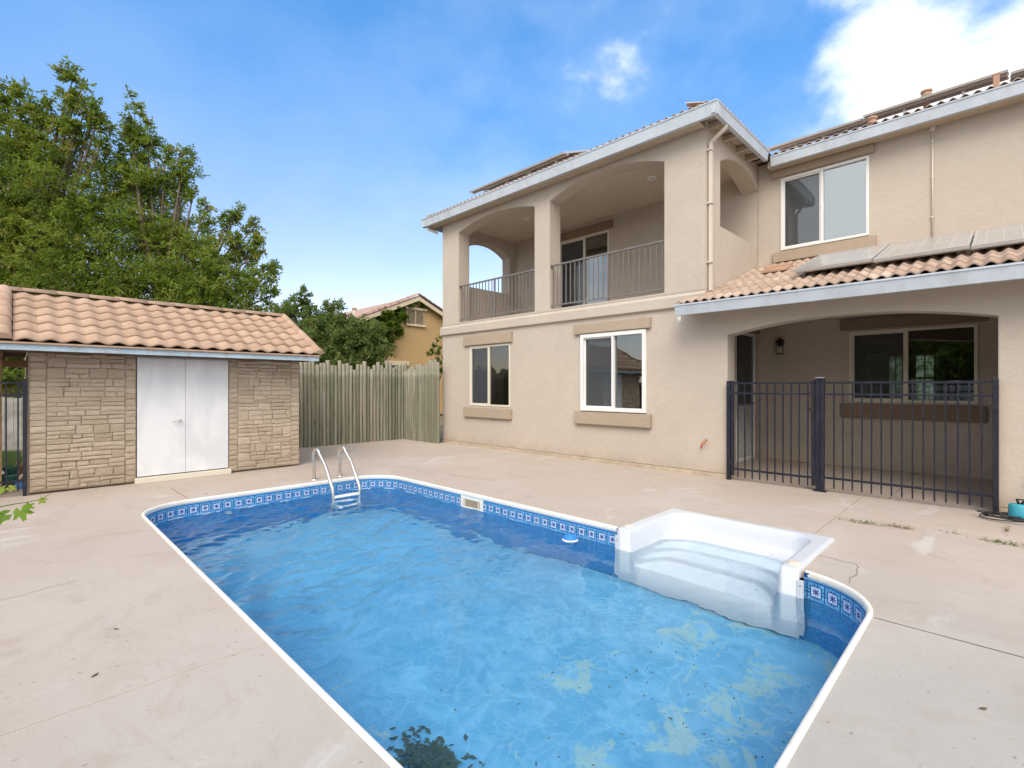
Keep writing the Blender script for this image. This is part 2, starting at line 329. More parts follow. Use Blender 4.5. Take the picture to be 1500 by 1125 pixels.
def liner(name, band):
    b = NB(name); p = b.geo()
    s3 = b.n('ShaderNodeSeparateXYZ'); b.l(p, s3.inputs[0])
    sp = b.noise(p, 45, 4, 0.75); f = b.noise(p, 6, 4, 0.6)
    c = b.mix(b.ss(sp, 0.35, 0.70), (0.022, 0.19, 0.48), (0.09, 0.38, 0.66))
    if band:
        uv = b.n('ShaderNodeUVMap'); uv.uv_map = 'UVMap'; us = b.n('ShaderNodeSeparateXYZ'); b.l(uv.outputs[0], us.inputs[0])
        P = b.M('SUBTRACT', b.M('FRACT', us.outputs[0]), 0.5); Q = us.outputs[1]      # both in units of one tile
        aP = b.M('ABSOLUTE', P); aQ = b.M('ABSOLUTE', Q); s = b.M('MAXIMUM', aP, aQ); mn = b.M('MINIMUM', aP, aQ)
        def lt(x, k): return b.M('LESS_THAN', x, k)
        def gt(x, k): return b.M('GREATER_THAN', x, k)
        def both(x, y): return b.M('MULTIPLY', x, y)
        inband = both(lt(Q, 0.46), gt(Q, -0.46))
        mott = b.mix(b.ss(sp, 0.4, 0.65), (0.05, 0.25, 0.52), (0.22, 0.50, 0.74))
        bc = mott
        # dark outlines between and round the tiles
        dk = (0.006, 0.055, 0.20)
        bc = b.mix(gt(aP, 0.465), bc, dk)
        bc = b.mix(both(gt(aP, 0.33), both(lt(aQ, 0.12), gt(aQ, 0.07))), bc, dk)
        bc = b.mix(both(both(gt(aP, 0.05), lt(aP, 0.12)), both(gt(aQ, 0.32), lt(aQ, 0.42))), bc, dk)
        bc = b.mix(lt(s, 0.335), bc, dk)
        bc = b.mix(lt(s, 0.275), bc, (0.46, 0.57, 0.78))
        diag = b.M('ABSOLUTE', b.M('SUBTRACT', aP, aQ))
        r2 = b.M('ADD', b.M('MULTIPLY', P, P), b.M('MULTIPLY', Q, Q))
        star = b.M('MAXIMUM', both(lt(diag, 0.045), lt(s, 0.17)), both(lt(mn, 0.028), lt(s, 0.21)))
        bc = b.mix(star, bc, (0.02, 0.045, 0.20))
        bc = b.mix(lt(r2, 0.0022), bc, (0.05, 0.05, 0.22))
        c = b.mix(inband, c, bc)
        # pale piping below the band; bead highlight and shade painted in above
        c = b.mix(both(lt(Q, -0.49), gt(Q, -0.55)), c, (0.60, 0.70, 0.82))
        c = b.mix(both(lt(Q, -0.55), gt(Q, -0.61)), c, (0.005, 0.04, 0.15))
        c = b.mix(both(lt(Q, 0.64), gt(Q, 0.60)), c, (0.30, 0.50, 0.75))
        c = b.mix(both(lt(Q, 0.60), gt(Q, 0.52)), c, (0.008, 0.07, 0.24))
        c = b.mix(gt(Q, 0.70), c, (0.010, 0.06, 0.19))
    else:
        # caustic light web painted in, plus sunk pale algae on the shallow floor
        f = b.noise(p, 4.0, 3, 0.5, 1.0)
        c = b.mix(b.ss(f, 0.35, 0.7), (0.085, 0.285, 0.455), (0.135, 0.355, 0.525))
        cells = b.n('ShaderNodeTexVoronoi', feature='DISTANCE_TO_EDGE'); wv = b.n('ShaderNodeVectorMath', operation='ADD')
        nz = b.n('ShaderNodeTexNoise'); b.l(p, nz.inputs['Vector']); nz.inputs['Scale'].default_value = 3.0
        b.l(p, wv.inputs[0]); b.l(nz.outputs['Color'], wv.inputs[1]); b.l(wv.outputs[0], cells.inputs['Vector']); cells.inputs['Scale'].default_value = 5.0
        c = b.mix(b.ss(cells.outputs['Distance'], 0.0, 0.09, 0.20, 0), c, (0.30, 0.50, 0.61))
        shal = b.ss(s3.outputs[0], -3.6, -1.2)
        g = b.M('ADD', b.noise(p, 2.9, 9, 0.74, 0.7), b.M('MULTIPLY', shal, 0.115))
        c = b.mix(b.ss(g, 0.63, 0.68, 0, 0.55), c, (0.33, 0.44, 0.36))
        g2 = b.noise(p, 0.9, 4, 0.6, 0.4)
        c = b.mix(b.M('MULTIPLY', b.ss(g2, 0.66, 0.74), 0.35), c, (0.27, 0.39, 0.31))
    b.bsdf(c, 0.45, spec=0.3); return b.m
M['liner_wall'] = liner('patterned_liner', True); M['liner_floor'] = liner('pool_floor_liner', False)
def water():
    b = NB('pool_water'); p = b.geo()
    s3 = b.n('ShaderNodeSeparateXYZ'); b.l(p, s3.inputs[0])
    rot = b.n('ShaderNodeVectorRotate', rotation_type='Z_AXIS'); b.l(p, rot.inputs['Vector']); rot.inputs['Angle'].default_value = R(28)
    w1 = b.noise(b.scalevec(rot.outputs[0], (1.0, 2.4, 1)), 4.6, 3, 0.6, 0.8)
    w2 = b.noise(b.scalevec(rot.outputs[0], (1.0, 1.6, 1)), 17, 3, 0.5, 0.5)
    w3 = b.noise(p, 1.2, 2, 0.5)
    calm = b.M('MULTIPLY', b.ss(s3.outputs[0], -2.5, -4.3, 0.10, 1.0), b.ss(w3, 0.3, 0.65, 0.55, 1.0))
    h = b.M('MULTIPLY', b.M('ADD', w1, b.M('MULTIPLY', w2, 0.42)), calm)
    nrm = b.bump(h, 0.25, 0.02)
    g = b.n('ShaderNodeBsdfRefraction'); g.inputs['IOR'].default_value = 1.33; g.inputs['Roughness'].default_value = 0.0; g.inputs[0].default_value = (1.20, 1.30, 1.34, 1); b.l(nrm, g.inputs['Normal'])
    gl = b.n('ShaderNodeBsdfGlossy'); gl.inputs['Roughness'].default_value = 0.03; b.l(nrm, gl.inputs['Normal'])
    fr = b.n('ShaderNodeFresnel'); fr.inputs[0].default_value = 1.33; b.l(nrm, fr.inputs['Normal'])
    mx = b.n('ShaderNodeMixShader'); b.l(fr.outputs[0], mx.inputs[0]); b.l(g.outputs[0], mx.inputs[1]); b.l(gl.outputs[0], mx.inputs[2])
    b.l(mx.outputs[0], b.out.inputs[0]); return b.m
M['water'] = water()

# ------------------------------------------------------------------ mesh helpers
def tag(o, label=None, cat=None, group=None, kind=None):
    if label: o['label'] = label
    if cat: o['category'] = cat
    if group: o['group'] = group
    if kind: o['kind'] = kind
    return o
def link(o, parent=None):
    C.objects.link(o)
    if parent is not None:
        o.parent = parent
        mw = parent.get('_w')
        L = Vector((0, 0, 0)); q = parent
        while q is not None: L += q.location; q = q.parent if False else (q.parent if q.parent and not q.get('_abs') else None)
        o.matrix_parent_inverse = parent_inv(parent)
    return o
WORLD = {}
def parent_inv(p):
    return WORLD[p.name].inverted() if p.name in WORLD else Matrix.Identity(4)
def thing(name, loc, label=None, cat=None, group=None, kind=None):
    o = bpy.data.objects.new(name, None); o.location = loc; o.empty_display_size = 0.2; C.objects.link(o)
    WORLD[o.name] = Matrix.Translation(Vector(loc))
    return tag(o, label, cat, group, kind)
def addo(name, me, mat, parent=None, smooth=False, bevel=0.0, kind=None):
    o = bpy.data.objects.new(name, me); C.objects.link(o)
    if mat is not None and len(me.materials) == 0: me.materials.append(M[mat] if isinstance(mat, str) else mat)
    if parent is not None:
        o.parent = parent; o.matrix_parent_inverse = parent_inv(parent)
    if smooth:
        for p in me.polygons: p.use_smooth = True
    if bevel:
        m = o.modifiers.new('bevel', 'BEVEL'); m.width = bevel; m.segments = 2; m.limit_method = 'ANGLE'; m.angle_limit = R(40)
    if kind: o['kind'] = kind
    return o
class MB:
    def __init__(s): s.v = []; s.f = []
    def quad(s, a, b, c, d):
        n = len(s.v); s.v += [tuple(a), tuple(b), tuple(c), tuple(d)]; s.f.append((n, n + 1, n + 2, n + 3)); return s
    def box(s, x0, y0, z0, x1, y1, z1):
        n = len(s.v)
        s.v += [(x0, y0, z0), (x1, y0, z0), (x1, y1, z0), (x0, y1, z0), (x0, y0, z1), (x1, y0, z1), (x1, y1, z1), (x0, y1, z1)]
        s.f += [tuple(n + i for i in q) for q in ((0, 3, 2, 1), (4, 5, 6, 7), (0, 1, 5, 4), (1, 2, 6, 5), (2, 3, 7, 6), (3, 0, 4, 7))]
        return s
    def prism(s, prof, axis, a, b):
        """prof: closed 2D outline; axis 'x' -> prof=(y,z), 'y' -> (x,z), 'z' -> (x,y)"""
        n = len(s.v); k = len(prof)
        def P(p, t): return {'x': (t, p[0], p[1]), 'y': (p[0], t, p[1]), 'z': (p[0], p[1], t)}[axis]
        s.v += [P(p, a) for p in prof] + [P(p, b) for p in prof]
        for i in range(k): s.f.append((n + i, n + (i + 1) % k, n + k + (i + 1) % k, n + k + i))
        s.f.append(tuple(n + i for i in reversed(range(k)))); s.f.append(tuple(n + k + i for i in range(k)))
        return s
    def tube(s, pts, r, n=8, caps=True):
        pts = [Vector(p) for p in pts]; rs = r if isinstance(r, (list, tuple)) else [r] * len(pts)
        base = len(s.v); up = None
        for i, p in enumerate(pts):
            t = (pts[min(i + 1, len(pts) - 1)] - pts[max(i - 1, 0)]).normalized()
            if up is None: up = t.orthogonal().normalized()
            up = (up - t * up.dot(t)).normalized(); w = t.cross(up)
            for j in range(n):
                a = 2 * math.pi * j / n; s.v.append(tuple(p + (up * math.cos(a) + w * math.sin(a)) * rs[i]))
        for i in range(len(pts) - 1):
            for j in range(n):
                s.f.append((base + i * n + j, base + i * n + (j + 1) % n, base + (i + 1) * n + (j + 1) % n, base + (i + 1) * n + j))
        if caps:
            s.f.append(tuple(base + j for j in reversed(range(n)))); s.f.append(tuple(base + (len(pts) - 1) * n + j for j in range(n)))
        return s
    def lathe(s, c, prof, n=20):
        base = len(s.v)
        for (r, z) in prof:
            for j in range(n):
                a = 2 * math.pi * j / n; s.v.append((c[0] + r * math.cos(a), c[1] + r * math.sin(a), c[2] + z))
        for i in range(len(prof) - 1):
            for j in range(n):
                s.f.append((base + i * n + j, base + i * n + (j + 1) % n, base + (i + 1) * n + (j + 1) % n, base + (i + 1) * n + j))
        return s
    def mesh(s, name='mesh'):
        me = bpy.data.meshes.new(name); me.from_pydata(s.v, [], s.f); me.update(); return me
    def build(s, name, mat, parent=None, smooth=False, bevel=0.0, kind=None, fix=False):
        me = s.mesh(name)
        if fix:
            bm = bmesh.new(); bm.from_mesh(me); bmesh.ops.recalc_face_normals(bm, faces=bm.faces); bm.to_mesh(me); bm.free()
        return addo(name, me, mat, parent, smooth, bevel, kind)

def wall_mesh(axis, a, b, u0, u1, zb, zt, ops, seg=20):
    """wall with real openings. axis 'x': runs along X, faces at Y=a and Y=b; 'y': runs along Y, faces at X=a, X=b.
    ops: (ua, ub, z0, z1, rise)"""
    us = {round(u0, 4), round(u1, 4)}
    for (p, q, z0, z1, rise) in ops:
        n = seg if rise else 1
        for i in range(n + 1): us.add(round(p + (q - p) * i / n, 4))
    us = sorted(us); mb = MB()
    def top(op, u):
        p, q, z0, z1, rise = op
        if not rise: return z1
        t = abs((u - (p + q) / 2) / ((q - p) / 2)); return z1 + rise * (1 - min(1, t) ** 2.1)
    def P(u, w, z): return (u, w, z) if axis == 'x' else (w, u, z)
    cols = []
    for i in range(len(us) - 1):
        m = (us[i] + us[i + 1]) / 2; iv = [(zb, zb, zt, zt)]
        for op in ops:
            if op[0] < m < op[1]:
                l, r = top(op, us[i]), top(op, us[i + 1]); new = []
                for (bl, br, tl, tr) in iv:
                    if op[2] > bl + 1e-4: new.append((bl, br, op[2], op[2]))
                    if zt > l + 1e-4: new.append((l, r, tl, tr))
                iv = new
        cols.append(iv)
        L, Rr = us[i], us[i + 1]
        for (bl, br, tl, tr) in iv:
            mb.quad(P(L, a, bl), P(Rr, a, br), P(Rr, a, tr), P(L, a, tl))
            mb.quad(P(L, b, bl), P(L, b, tl), P(Rr, b, tr), P(Rr, b, br))
            mb.quad(P(L, a, bl), P(L, b, bl), P(Rr, b, br), P(Rr, a, br))
            mb.quad(P(L, a, tl), P(Rr, a, tr), P(Rr, b, tr), P(L, b, tl))
    def spans(iv, right): return [((x[1], x[3]) if right else (x[0], x[2])) for x in iv]
    for i in range(len(us)):
        A = spans(cols[i - 1], True) if i > 0 else []; B = spans(cols[i], False) if i < len(cols) else []
        pts = sorted({round(z, 4) for s_ in A + B for z in s_})
        for z0, z1 in zip(pts, pts[1:]):
            m = (z0 + z1) / 2; ia = any(s0 < m < s1 for s0, s1 in A); ib = any(s0 < m < s1 for s0, s1 in B)
            if ia != ib: mb.quad(P(us[i], a, z0), P(us[i], b, z0), P(us[i], b, z1), P(us[i], a, z1))
    bm = bmesh.new(); me = mb.mesh('wall'); bm.from_mesh(me); bmesh.ops.remove_doubles(bm, verts=bm.verts, dist=0.0005)
    bmesh.ops.recalc_face_normals(bm, faces=bm.faces); bm.to_mesh(me); bm.free(); return me
def wall(name, axis, a, b, u0, u1, zb, zt, ops, parent, mat='stucco'): return addo(name, wall_mesh(axis, a, b, u0, u1, zb, zt, ops), mat, parent)

def copies(src, places, parent=None):
    """copy a part to a list of (loc, rot, scale) in the parent's space"""
    out = []
    for loc, rot, sc in places:
        c = src.copy(); C.objects.link(c); c.location = loc; c.rotation_euler = rot; c.scale = sc; out.append(c)
    return out

# ================================================================== GROUND AND DECK
gr = MB()
for (x0, y0, x1, y1) in ((-500, -500, 500, 0.6), (-500, 6.2, 500, 500), (-500, 0.6, -8.3, 6.2), (-0.1, 0.6, 500, 6.2)):
    gr.quad((x0, y0, -0.07), (x1, y0, -0.07), (x1, y1, -0.07), (x0, y1, -0.07))
tag(gr.build('ground', 'soil'), kind='structure')

def rrect(x0, y0, x1, y1, r, n=12):
    pts = []
    for cx, cy, a0 in ((x1 - r, y1 - r, 0), (x0 + r, y1 - r, 90), (x0 + r, y0 + r, 180), (x1 - r, y0 + r, 270)):
        for i in range(n + 1):
            a = R(a0 + 90 * i / n); pts.append((cx + r * math.cos(a), cy + r * math.sin(a)))
    return pts
PX0, PX1, PY0, PY1, PR = -7.69, -0.61, 1.05, 4.56, 0.62
cut_me = MB().prism(rrect(PX0 + .012, PY0 + .012, PX1 - .012, PY1 - .012, PR, 16), 'z', -1, 1).mesh()
cut_me2 = MB().box(-2.87, 4.2, -1, -1.19, 5.66, 1).mesh()
cutters = []
for cm in (cut_me, cut_me2):
    bm = bmesh.new(); bm.from_mesh(cm); bmesh.ops.recalc_face_normals(bm, faces=bm.faces); bm.to_mesh(cm); bm.free()
    cutters.append(bpy.data.objects.new('cut', cm)); C.objects.link(cutters[-1])
deck = thing('pool_deck', (-4.5, 6, 0), kind='structure')
g = 0.003
cells = [(-12.7, -0.6, -8.88, 8.24), (-8.88, 6.95, -1.38, 8.24), (-1.38, 6.95, 6, 8.24), (-8.88, -5, -4.95, 1.66), (-4.95, -5, -3.07, 1.5),
         (-3.07, -5, 6, 3.95), (-8.88, 1.66, -1.38, 6.95), (-1.38, 3.95, 6, 6.95)]
for i, (x0, y0, x1, y1) in enumerate(cells):
    o = MB().box(x0 + g, y0 + g, -0.06, x1 - g, y1 - (g if y1 < 8 else 0), 0).build('slab', None, deck)
    if i in (3, 4, 5, 6, 7):
        for cmo in cutters:
            m = o.modifiers.new('b', 'BOOLEAN'); m.object = cmo; m.operation = 'DIFFERENCE'; m.solver = 'EXACT'
        dg = bpy.context.evaluated_depsgraph_get(); me = bpy.data.meshes.new_from_object(o.evaluated_get(dg))
        o.modifiers.clear(); o.data = me
    if not o.data.materials: o.data.materials.append(M['concrete'])
    for k in range(len(o.data.materials)): o.data.materials[k] = M['concrete']
    bv = o.modifiers.new('bevel', 'BEVEL'); bv.width = 0.004; bv.segments = 2; bv.limit_method = 'ANGLE'; bv.angle_limit = R(50)
for c_ in cutters: bpy.data.objects.remove(c_)
# porch slab (one joint) and joint fillers
for x0, x1 in ((-3.7, -1.10), (-1.092, 1.6)):
    MB().box(x0, 8.246, -0.06, x1, 11.1, -0.002).build('slab', 'concrete', deck)
jl = MB()
jl.box(-8.9, 6.935, -0.05, 6, 6.965, -0.0012); jl.box(-8.892, -5, -0.05, -8.868, 6.934, -0.0012)
jl.build('joint_filler', 'joint_light', deck)
jd = MB()
for b_ in ((-8.86, 1.64, -7.70, 1.68), (-4.97, -5, -4.93, 1.02), (-3.09, -5, -3.05, 1.02), (-0.60, 3.93, 6, 3.97), (-1.4, 5.7, -1.36, 6.92), (-1.4, 6.97, -1.36, 8.22)):
    jd.box(b_[0], b_[1], -0.055, b_[2], b_[3], -0.006)
jd.build('joint_filler', 'joint_dark', deck)
# wandering shrinkage cracks, built as thin dirt-filled lines
def crack(pts, w=0.005):
    mb = MB(); P = []
    for (a, b_) in zip(pts, pts[1:]):
        n = 7
        for i in range(n): t = i / n; P.append((a[0] + (b_[0] - a[0]) * t + rnd.uniform(-.02, .02), a[1] + (b_[1] - a[1]) * t + rnd.uniform(-.02, .02)))
    P.append(pts[-1])
    for (a, b_) in zip(P, P[1:]):
        d = Vector((b_[0] - a[0], b_[1] - a[1])); d = Vector((-d.y, d.x)).normalized() * w / 2
        mb.quad((a[0] - d.x, a[1] - d.y, 0.0015), (b_[0] - d.x, b_[1] - d.y, 0.0015), (b_[0] + d.x, b_[1] + d.y, 0.0015), (a[0] + d.x, a[1] + d.y, 0.0015))
    mb.build('crack', 'joint_dark', deck)
for a_, b_, w_ in (((-.598, 3.95), (6, 3.955), .008), ((-8.85, 1.66), (-7.70, 1.66), .007)):
    d_ = Vector((b_[0] - a_[0], b_[1] - a_[1])).normalized(); q_ = Vector((-d_.y, d_.x)) * w_ / 2
    MB().quad((a_[0] - q_.x, a_[1] - q_.y, .0012), (b_[0] - q_.x, b_[1] - q_.y, .0012), (b_[0] + q_.x, b_[1] + q_.y, .0012), (a_[0] + q_.x, a_[1] + q_.y, .0012)).build('joint_dirt', 'joint_dark', deck)
crack([(-1.17, 5.08), (-0.87, 5.02), (-0.84, 4.5)], 0.007)
crack([(-8.57, 4.95), (-7.79, 5.16), (-7.1, 5.15)], 0.010); crack([(-6.75, 5.28), (-6.2, 5.33), (-5.79, 5.46)], 0.012)
crack([(-5.09, 0.37), (-4.97, -0.3), (-5.2, -1.0)], 0.004)

# ================================================================== POOL
pool = thing('swimming_pool', (-4.15, 2.8, -1.1), 'rectangular in-ground pool with patterned blue liner and white coping', 'swimming pool')
def resample(poly, step):
    P = poly + [poly[0]]; out_ = []
    for a, b_ in zip(P, P[1:]):
        L = math.dist(a, b_); n = max(1, int(L / step))
        for i in range(n): out_.append((a[0] + (b_[0] - a[0]) * i / n, a[1] + (b_[1] - a[1]) * i / n))
    return out_
def outline(inset, step=0.12): return resample(rrect(PX0 + inset, PY0 + inset, PX1 - inset, PY1 - inset, PR - inset, 12), step)
WALL = 0.032
def floor_z(x): return -1.05 - 0.40 * min(1, max(0, (-3.2 - x) / 2.2))
inner = outline(WALL, 0.1)
mb = MB(); uvs = []; acc = 0
for i in range(len(inner)):
    a, b_ = inner[i], inner[(i + 1) % len(inner)]; L = math.dist(a, b_); m = ((a[0] + b_[0]) / 2, (a[1] + b_[1]) / 2)
    instep = m[1] > 4.4 and -2.88 < m[0] < -1.18
    z1 = -0.95 if instep else -0.0
    mb.quad((a[0], a[1], floor_z(a[0]) - .01), (b_[0], b_[1], floor_z(b_[0]) - .01), (b_[0], b_[1], z1), (a[0], a[1], z1))
    T = 0.137
    for (x, z) in ((acc, floor_z(a[0])), (acc + L, floor_z(b_[0])), (acc + L, z1), (acc, z1)): uvs.append((x / T, (z + 0.133) / T))
    acc += L
o = mb.build('liner_wall', 'liner_wall', pool)
uvl = o.data.uv_layers.new(name='UVMap')
for i, uv in enumerate(uvs): uvl.data[i].uv = uv
mb = MB(); xs = [PX0 + 0.05 + i * (PX1 - PX0 - .1) / 40 for i in range(41)]
for a, b_ in zip(xs, xs[1:]): mb.quad((a, PY0 + .05, floor_z(a)), (b_, PY0 + .05, floor_z(b_)), (b_, PY1 - .05, floor_z(b_)), (a, PY1 - .05, floor_z(a)))
mb.build('liner_floor', 'liner_floor', pool)
# coping in lengths with seams
def profile_at(pt, nrm):
    # outward normal nrm; coping from outer edge to rounded nose
    res = []
    for off, z in ((0.003, -0.03), (0.0, 0.002), (-0.005, 0.009), (-0.016, 0.013), (-0.027, 0.010), (-0.035, 0.0), (-0.038, -0.018), (-0.037, -0.034), (-0.031, -0.044)):
        res.append((pt[0] + nrm[0] * off, pt[1] + nrm[1] * off, z))
    return res
oc = outline(0.0, 0.1)
def norm_at(i):
    a, b_ = oc[i - 1], oc[(i + 1) % len(oc)]; d = Vector((b_[0] - a[0], b_[1] - a[1])).normalized(); return (d.y, -d.x)
segs = []; cur = []
def isstep(p): return p[1] > 4.5 and -2.93 < p[0] < -1.13
start = next(i for i in range(len(oc)) if isstep(oc[i]))
order = [(start + k) % len(oc) for k in range(len(oc))]
run = []; length = 0
for i in order:
    if isstep(oc[i]):
        if len(run) > 1: segs.append(run)
        run = []; length = 0; continue
    run.append(i)
    if len(run) > 1: length += math.dist(oc[run[-2]], oc[i])
    if length > 2.35: segs.append(run); run = [i]; length = 0
if len(run) > 1: segs.append(run)
for sg in segs:
    mb = MB(); rows = []
    for k, i in enumerate(sg):
        p = oc[i]
        if isstep(oc[i - 1]) or isstep(oc[(i + 1) % len(oc)]): p = ((-2.925 if p[0] < -2 else -1.135), 4.56)
        if k in (0, len(sg) - 1) and p == oc[i]:
            j = sg[1] if k == 0 else sg[-2]; d = Vector((oc[j][0] - p[0], oc[j][1] - p[1])).normalized() * 0.0015; p = (p[0] + d.x, p[1] + d.y)
        rows.append(profile_at(p, norm_at(i)))
    n = len(rows[0])
    for r_ in rows: mb.v += r_
    for a in range(len(rows) - 1):
        for q in range(n - 1): mb.f.append((a * n + q, a * n + q + 1, (a + 1) * n + q + 1, (a + 1) * n + q))
    mb.f.append(tuple(range(n))); mb.f.append(tuple(reversed(range((len(rows) - 1) * n, len(rows) * n))))
    mb.build('coping', 'coping', pool, smooth=False, fix=True)
    ob = C.objects[-1] if False else None
# skimmer
YW = PY1 - WALL
sk = MB(); x0, x1, z0, z1 = -5.52, -5.05, -0.215, -0.05
sk.box(x0, YW - .012, z0, x0 + .06, YW + .01, z1); sk.box(x1 - .06, YW - .012, z0, x1, YW + .01, z1); sk.box(x0 + .06, YW - .012, z1 - .035, x1 - .06, YW + .01, z1); sk.box(x0 + .06, YW - .012, z0, x1 - .06, YW + .01, z0 + .03)
skp = sk.build('skimmer', 'coping', pool, bevel=0.003)
MB().box(x0 + .06, YW - .006, z0 + .03, x1 - .06, YW - .003, z1 - .035).build('weir_flap', 'skimmer_dark', skp)
for q in (x0 + .075, x1 - .10): MB().box(q, YW - .011, z0 + .035, q + .02, YW - .006, z1 - .04).build('flap_hinge', 'cup_cream', skp)
# drain cover on the deep floor and return fittings
heap = MB(); hr_ = random.Random(9)
for k in range(900):
    rr = abs(hr_.gauss(0, .11)); aa = hr_.uniform(0, 6.28); hx = -2.33 + rr * math.cos(aa) * 1.25; hy = 1.70 + rr * math.sin(aa) * .8; hz_ = floor_z(hx) + .01 + .07 * math.exp(-(rr / .13) ** 2) * hr_.uniform(.3, 1)
    dd = Vector((hr_.gauss(0, 1), hr_.gauss(0, 1), hr_.gauss(0, .3))).normalized(); ee = dd.cross(Vector((hr_.gauss(0, .3), hr_.gauss(0, .3), 1))).normalized(); c0 = Vector((hx, hy, hz_)); l_ = hr_.uniform(.015, .04)
    heap.quad(c0 - dd * l_, c0 - ee * l_ * .45, c0 + dd * l_, c0 + ee * l_ * .45)
tag(heap.build('sunken_leaf_heap', 'sunk_leaves'), 'dark heap of rotting leaves on the pool floor at the lower edge of the photo', 'leaves', kind='stuff')
for (rx, ry) in ((PX0 + WALL + .005, 2.1),):
    mb = MB(); mb.tube([(rx - .01, ry, -.38), (rx + .02, ry, -.38)], .04, 14); mb.build('return_fitting', 'coping', pool, smooth=False)
# water
def wave_field(X_, Y_):
    rs = np.random.RandomState(4); Z = np.zeros_like(X_)
    calm = np.clip((-2.6 - X_) / 1.9, 0, 1); calm = .10 + .90 * calm * calm * (3 - 2 * calm)
    gust = .75 + .35 * np.sin(X_ * 1.3 + .8 * np.sin(Y_ * 1.9)) * np.cos(Y_ * 1.1 + X_ * .5)
    wx = X_ + .10 * np.sin(Y_ * 2.3 + 1.0) + .05 * np.sin(Y_ * 5.1 + X_ * 3); wy = Y_ + .10 * np.sin(X_ * 1.9) + .05 * np.sin(X_ * 4.7 - Y_ * 2)
    for k in range(90):
        lam = .065 * (8.0 ** rs.uniform(0, 1)); th_ = R(20) + rs.normal() * .62; kk = 2 * math.pi / lam
        a = .0135 * lam / (1 + (.16 / lam) ** 2 * .3) * rs.uniform(.4, 1.0); ph = rs.uniform(0, 6.28)
        v = np.sin(kk * (wx * math.cos(th_) + wy * math.sin(th_)) + ph); Z += a * (v + .25 * v * np.abs(v)) * (.5 + .5 * np.sin(X_ * rs.uniform(.8, 2.5) + Y_ * rs.uniform(.8, 2.5) + rs.uniform(0, 6)))
    return Z * calm * gust
def water_patch(x0, x1, y0, y1, st_):
    nx_ = int((x1 - x0) / st_); ny_ = int((y1 - y0) / st_); gx, gy = np.meshgrid(np.linspace(x0, x1, nx_ + 1), np.linspace(y0, y1, ny_ + 1))
    v = np.stack([gx, gy, -.2 + wave_field(gx, gy)], -1).reshape(-1, 3); a = (np.arange(ny_)[:, None] * (nx_ + 1) + np.arange(nx_)[None, :]).ravel()
    return v, np.stack([a, a + 1, a + nx_ + 2, a + nx_ + 1], 1)
v1, f1 = water_patch(PX0 + .01, PX1 - .01, PY0 + .01, PY1 - .01, .0145); v2, f2 = water_patch(-2.74, -1.32, PY1 - .01, 5.56, .03)
vv_ = np.concatenate([v1, v2]); ff_ = np.concatenate([f1, f2 + len(v1)])
wme = bpy.data.meshes.new('water'); wme.vertices.add(len(vv_)); wme.vertices.foreach_set('co', vv_.astype(np.float32).ravel()); wme.loops.add(ff_.size); wme.loops.foreach_set('vertex_index', ff_.astype(np.int32).ravel())
wme.polygons.add(len(ff_)); wme.polygons.foreach_set('loop_start', np.arange(0, ff_.size, 4, dtype=np.int32)); wme.polygons.foreach_set('loop_total', np.full(len(ff_), 4, dtype=np.int32)); wme.polygons.foreach_set('use_smooth', np.ones(len(ff_), dtype=bool)); wme.update(); wme.validate()
wo = addo('water', wme, 'water'); tag(wo, kind='structure')

# steps: moulded shell
st = thing('pool_steps', (-2.03, 5.05, 0.0), 'white moulded acrylic entry steps set into the pool edge near the gate', 'pool steps')
SX0, SX1, SY0, SY1 = -2.885, -1.175, 4.475, 5.68
def step_h(x, y):
    rim = 0.027
    dx = min(x - (SX0 + .135), (SX1 - .135) - x); dy = (SY1 - .115) - y
    # rounded inner corners of the tub
    rc = 0.22
    if dx < rc and dy < rc: d = rc - math.hypot(rc - dx, rc - dy)
    else: d = min(dx, dy)
    if d <= 0:
        e = min(x - SX0, SX1 - x, SY1 - y)
        return rim - 0.02 * max(0, 1 - max(e, 0) / 0.03) ** 2
    # tread coordinate: distance from back, treads sweep forward at the sides
    side = max(0.0, 0.42 - dx) / 0.42
    t = dy + 0.0 * side - 0.34 * side ** 2.2 * (0.4 + dy)
    def sm(v, a, b_):
        v = min(1, max(0, (v - a) / (b_ - a))); return v * v * (3 - 2 * v)
    wallf = sm(d, 0.0, 0.07)
    z = -0.182 - 0.125 * sm(t, .215, .24) - 0.125 * sm(t, .45, .475) - 0.125 * sm(t, .69, .715)
    return rim + (z - rim) * wallf
nx, ny = 114, 82; mb = MB()
for j in range(ny + 1):
    for i in range(nx + 1):
        x = SX0 + (SX1 - SX0) * i / nx; y = SY0 + (SY1 - SY0) * j / ny; mb.v.append((x, y, step_h(x, y)))
for j in range(ny):
    for i in range(nx): q = j * (nx + 1) + i; mb.f.append((q, q + 1, q + nx + 2, q + nx + 1))
def skirt(idx, zb):
    for a, b_ in zip(idx, idx[1:]):
        n = len(mb.v); va, vb = mb.v[a], mb.v[b_]; mb.v += [(va[0], va[1], zb), (vb[0], vb[1], zb)]; mb.f.append((a, n, n + 1, b_))
skirt(list(range(nx + 1)), -1.02)
skirt([j * (nx + 1) for j in range(ny + 1)], -.05); skirt([j * (nx + 1) + nx for j in range(ny + 1)], -.05); skirt([ny * (nx + 1) + i for i in range(nx + 1)], -.05)
sh = mb.build('shell', 'acrylic', st, smooth=True, fix=True)
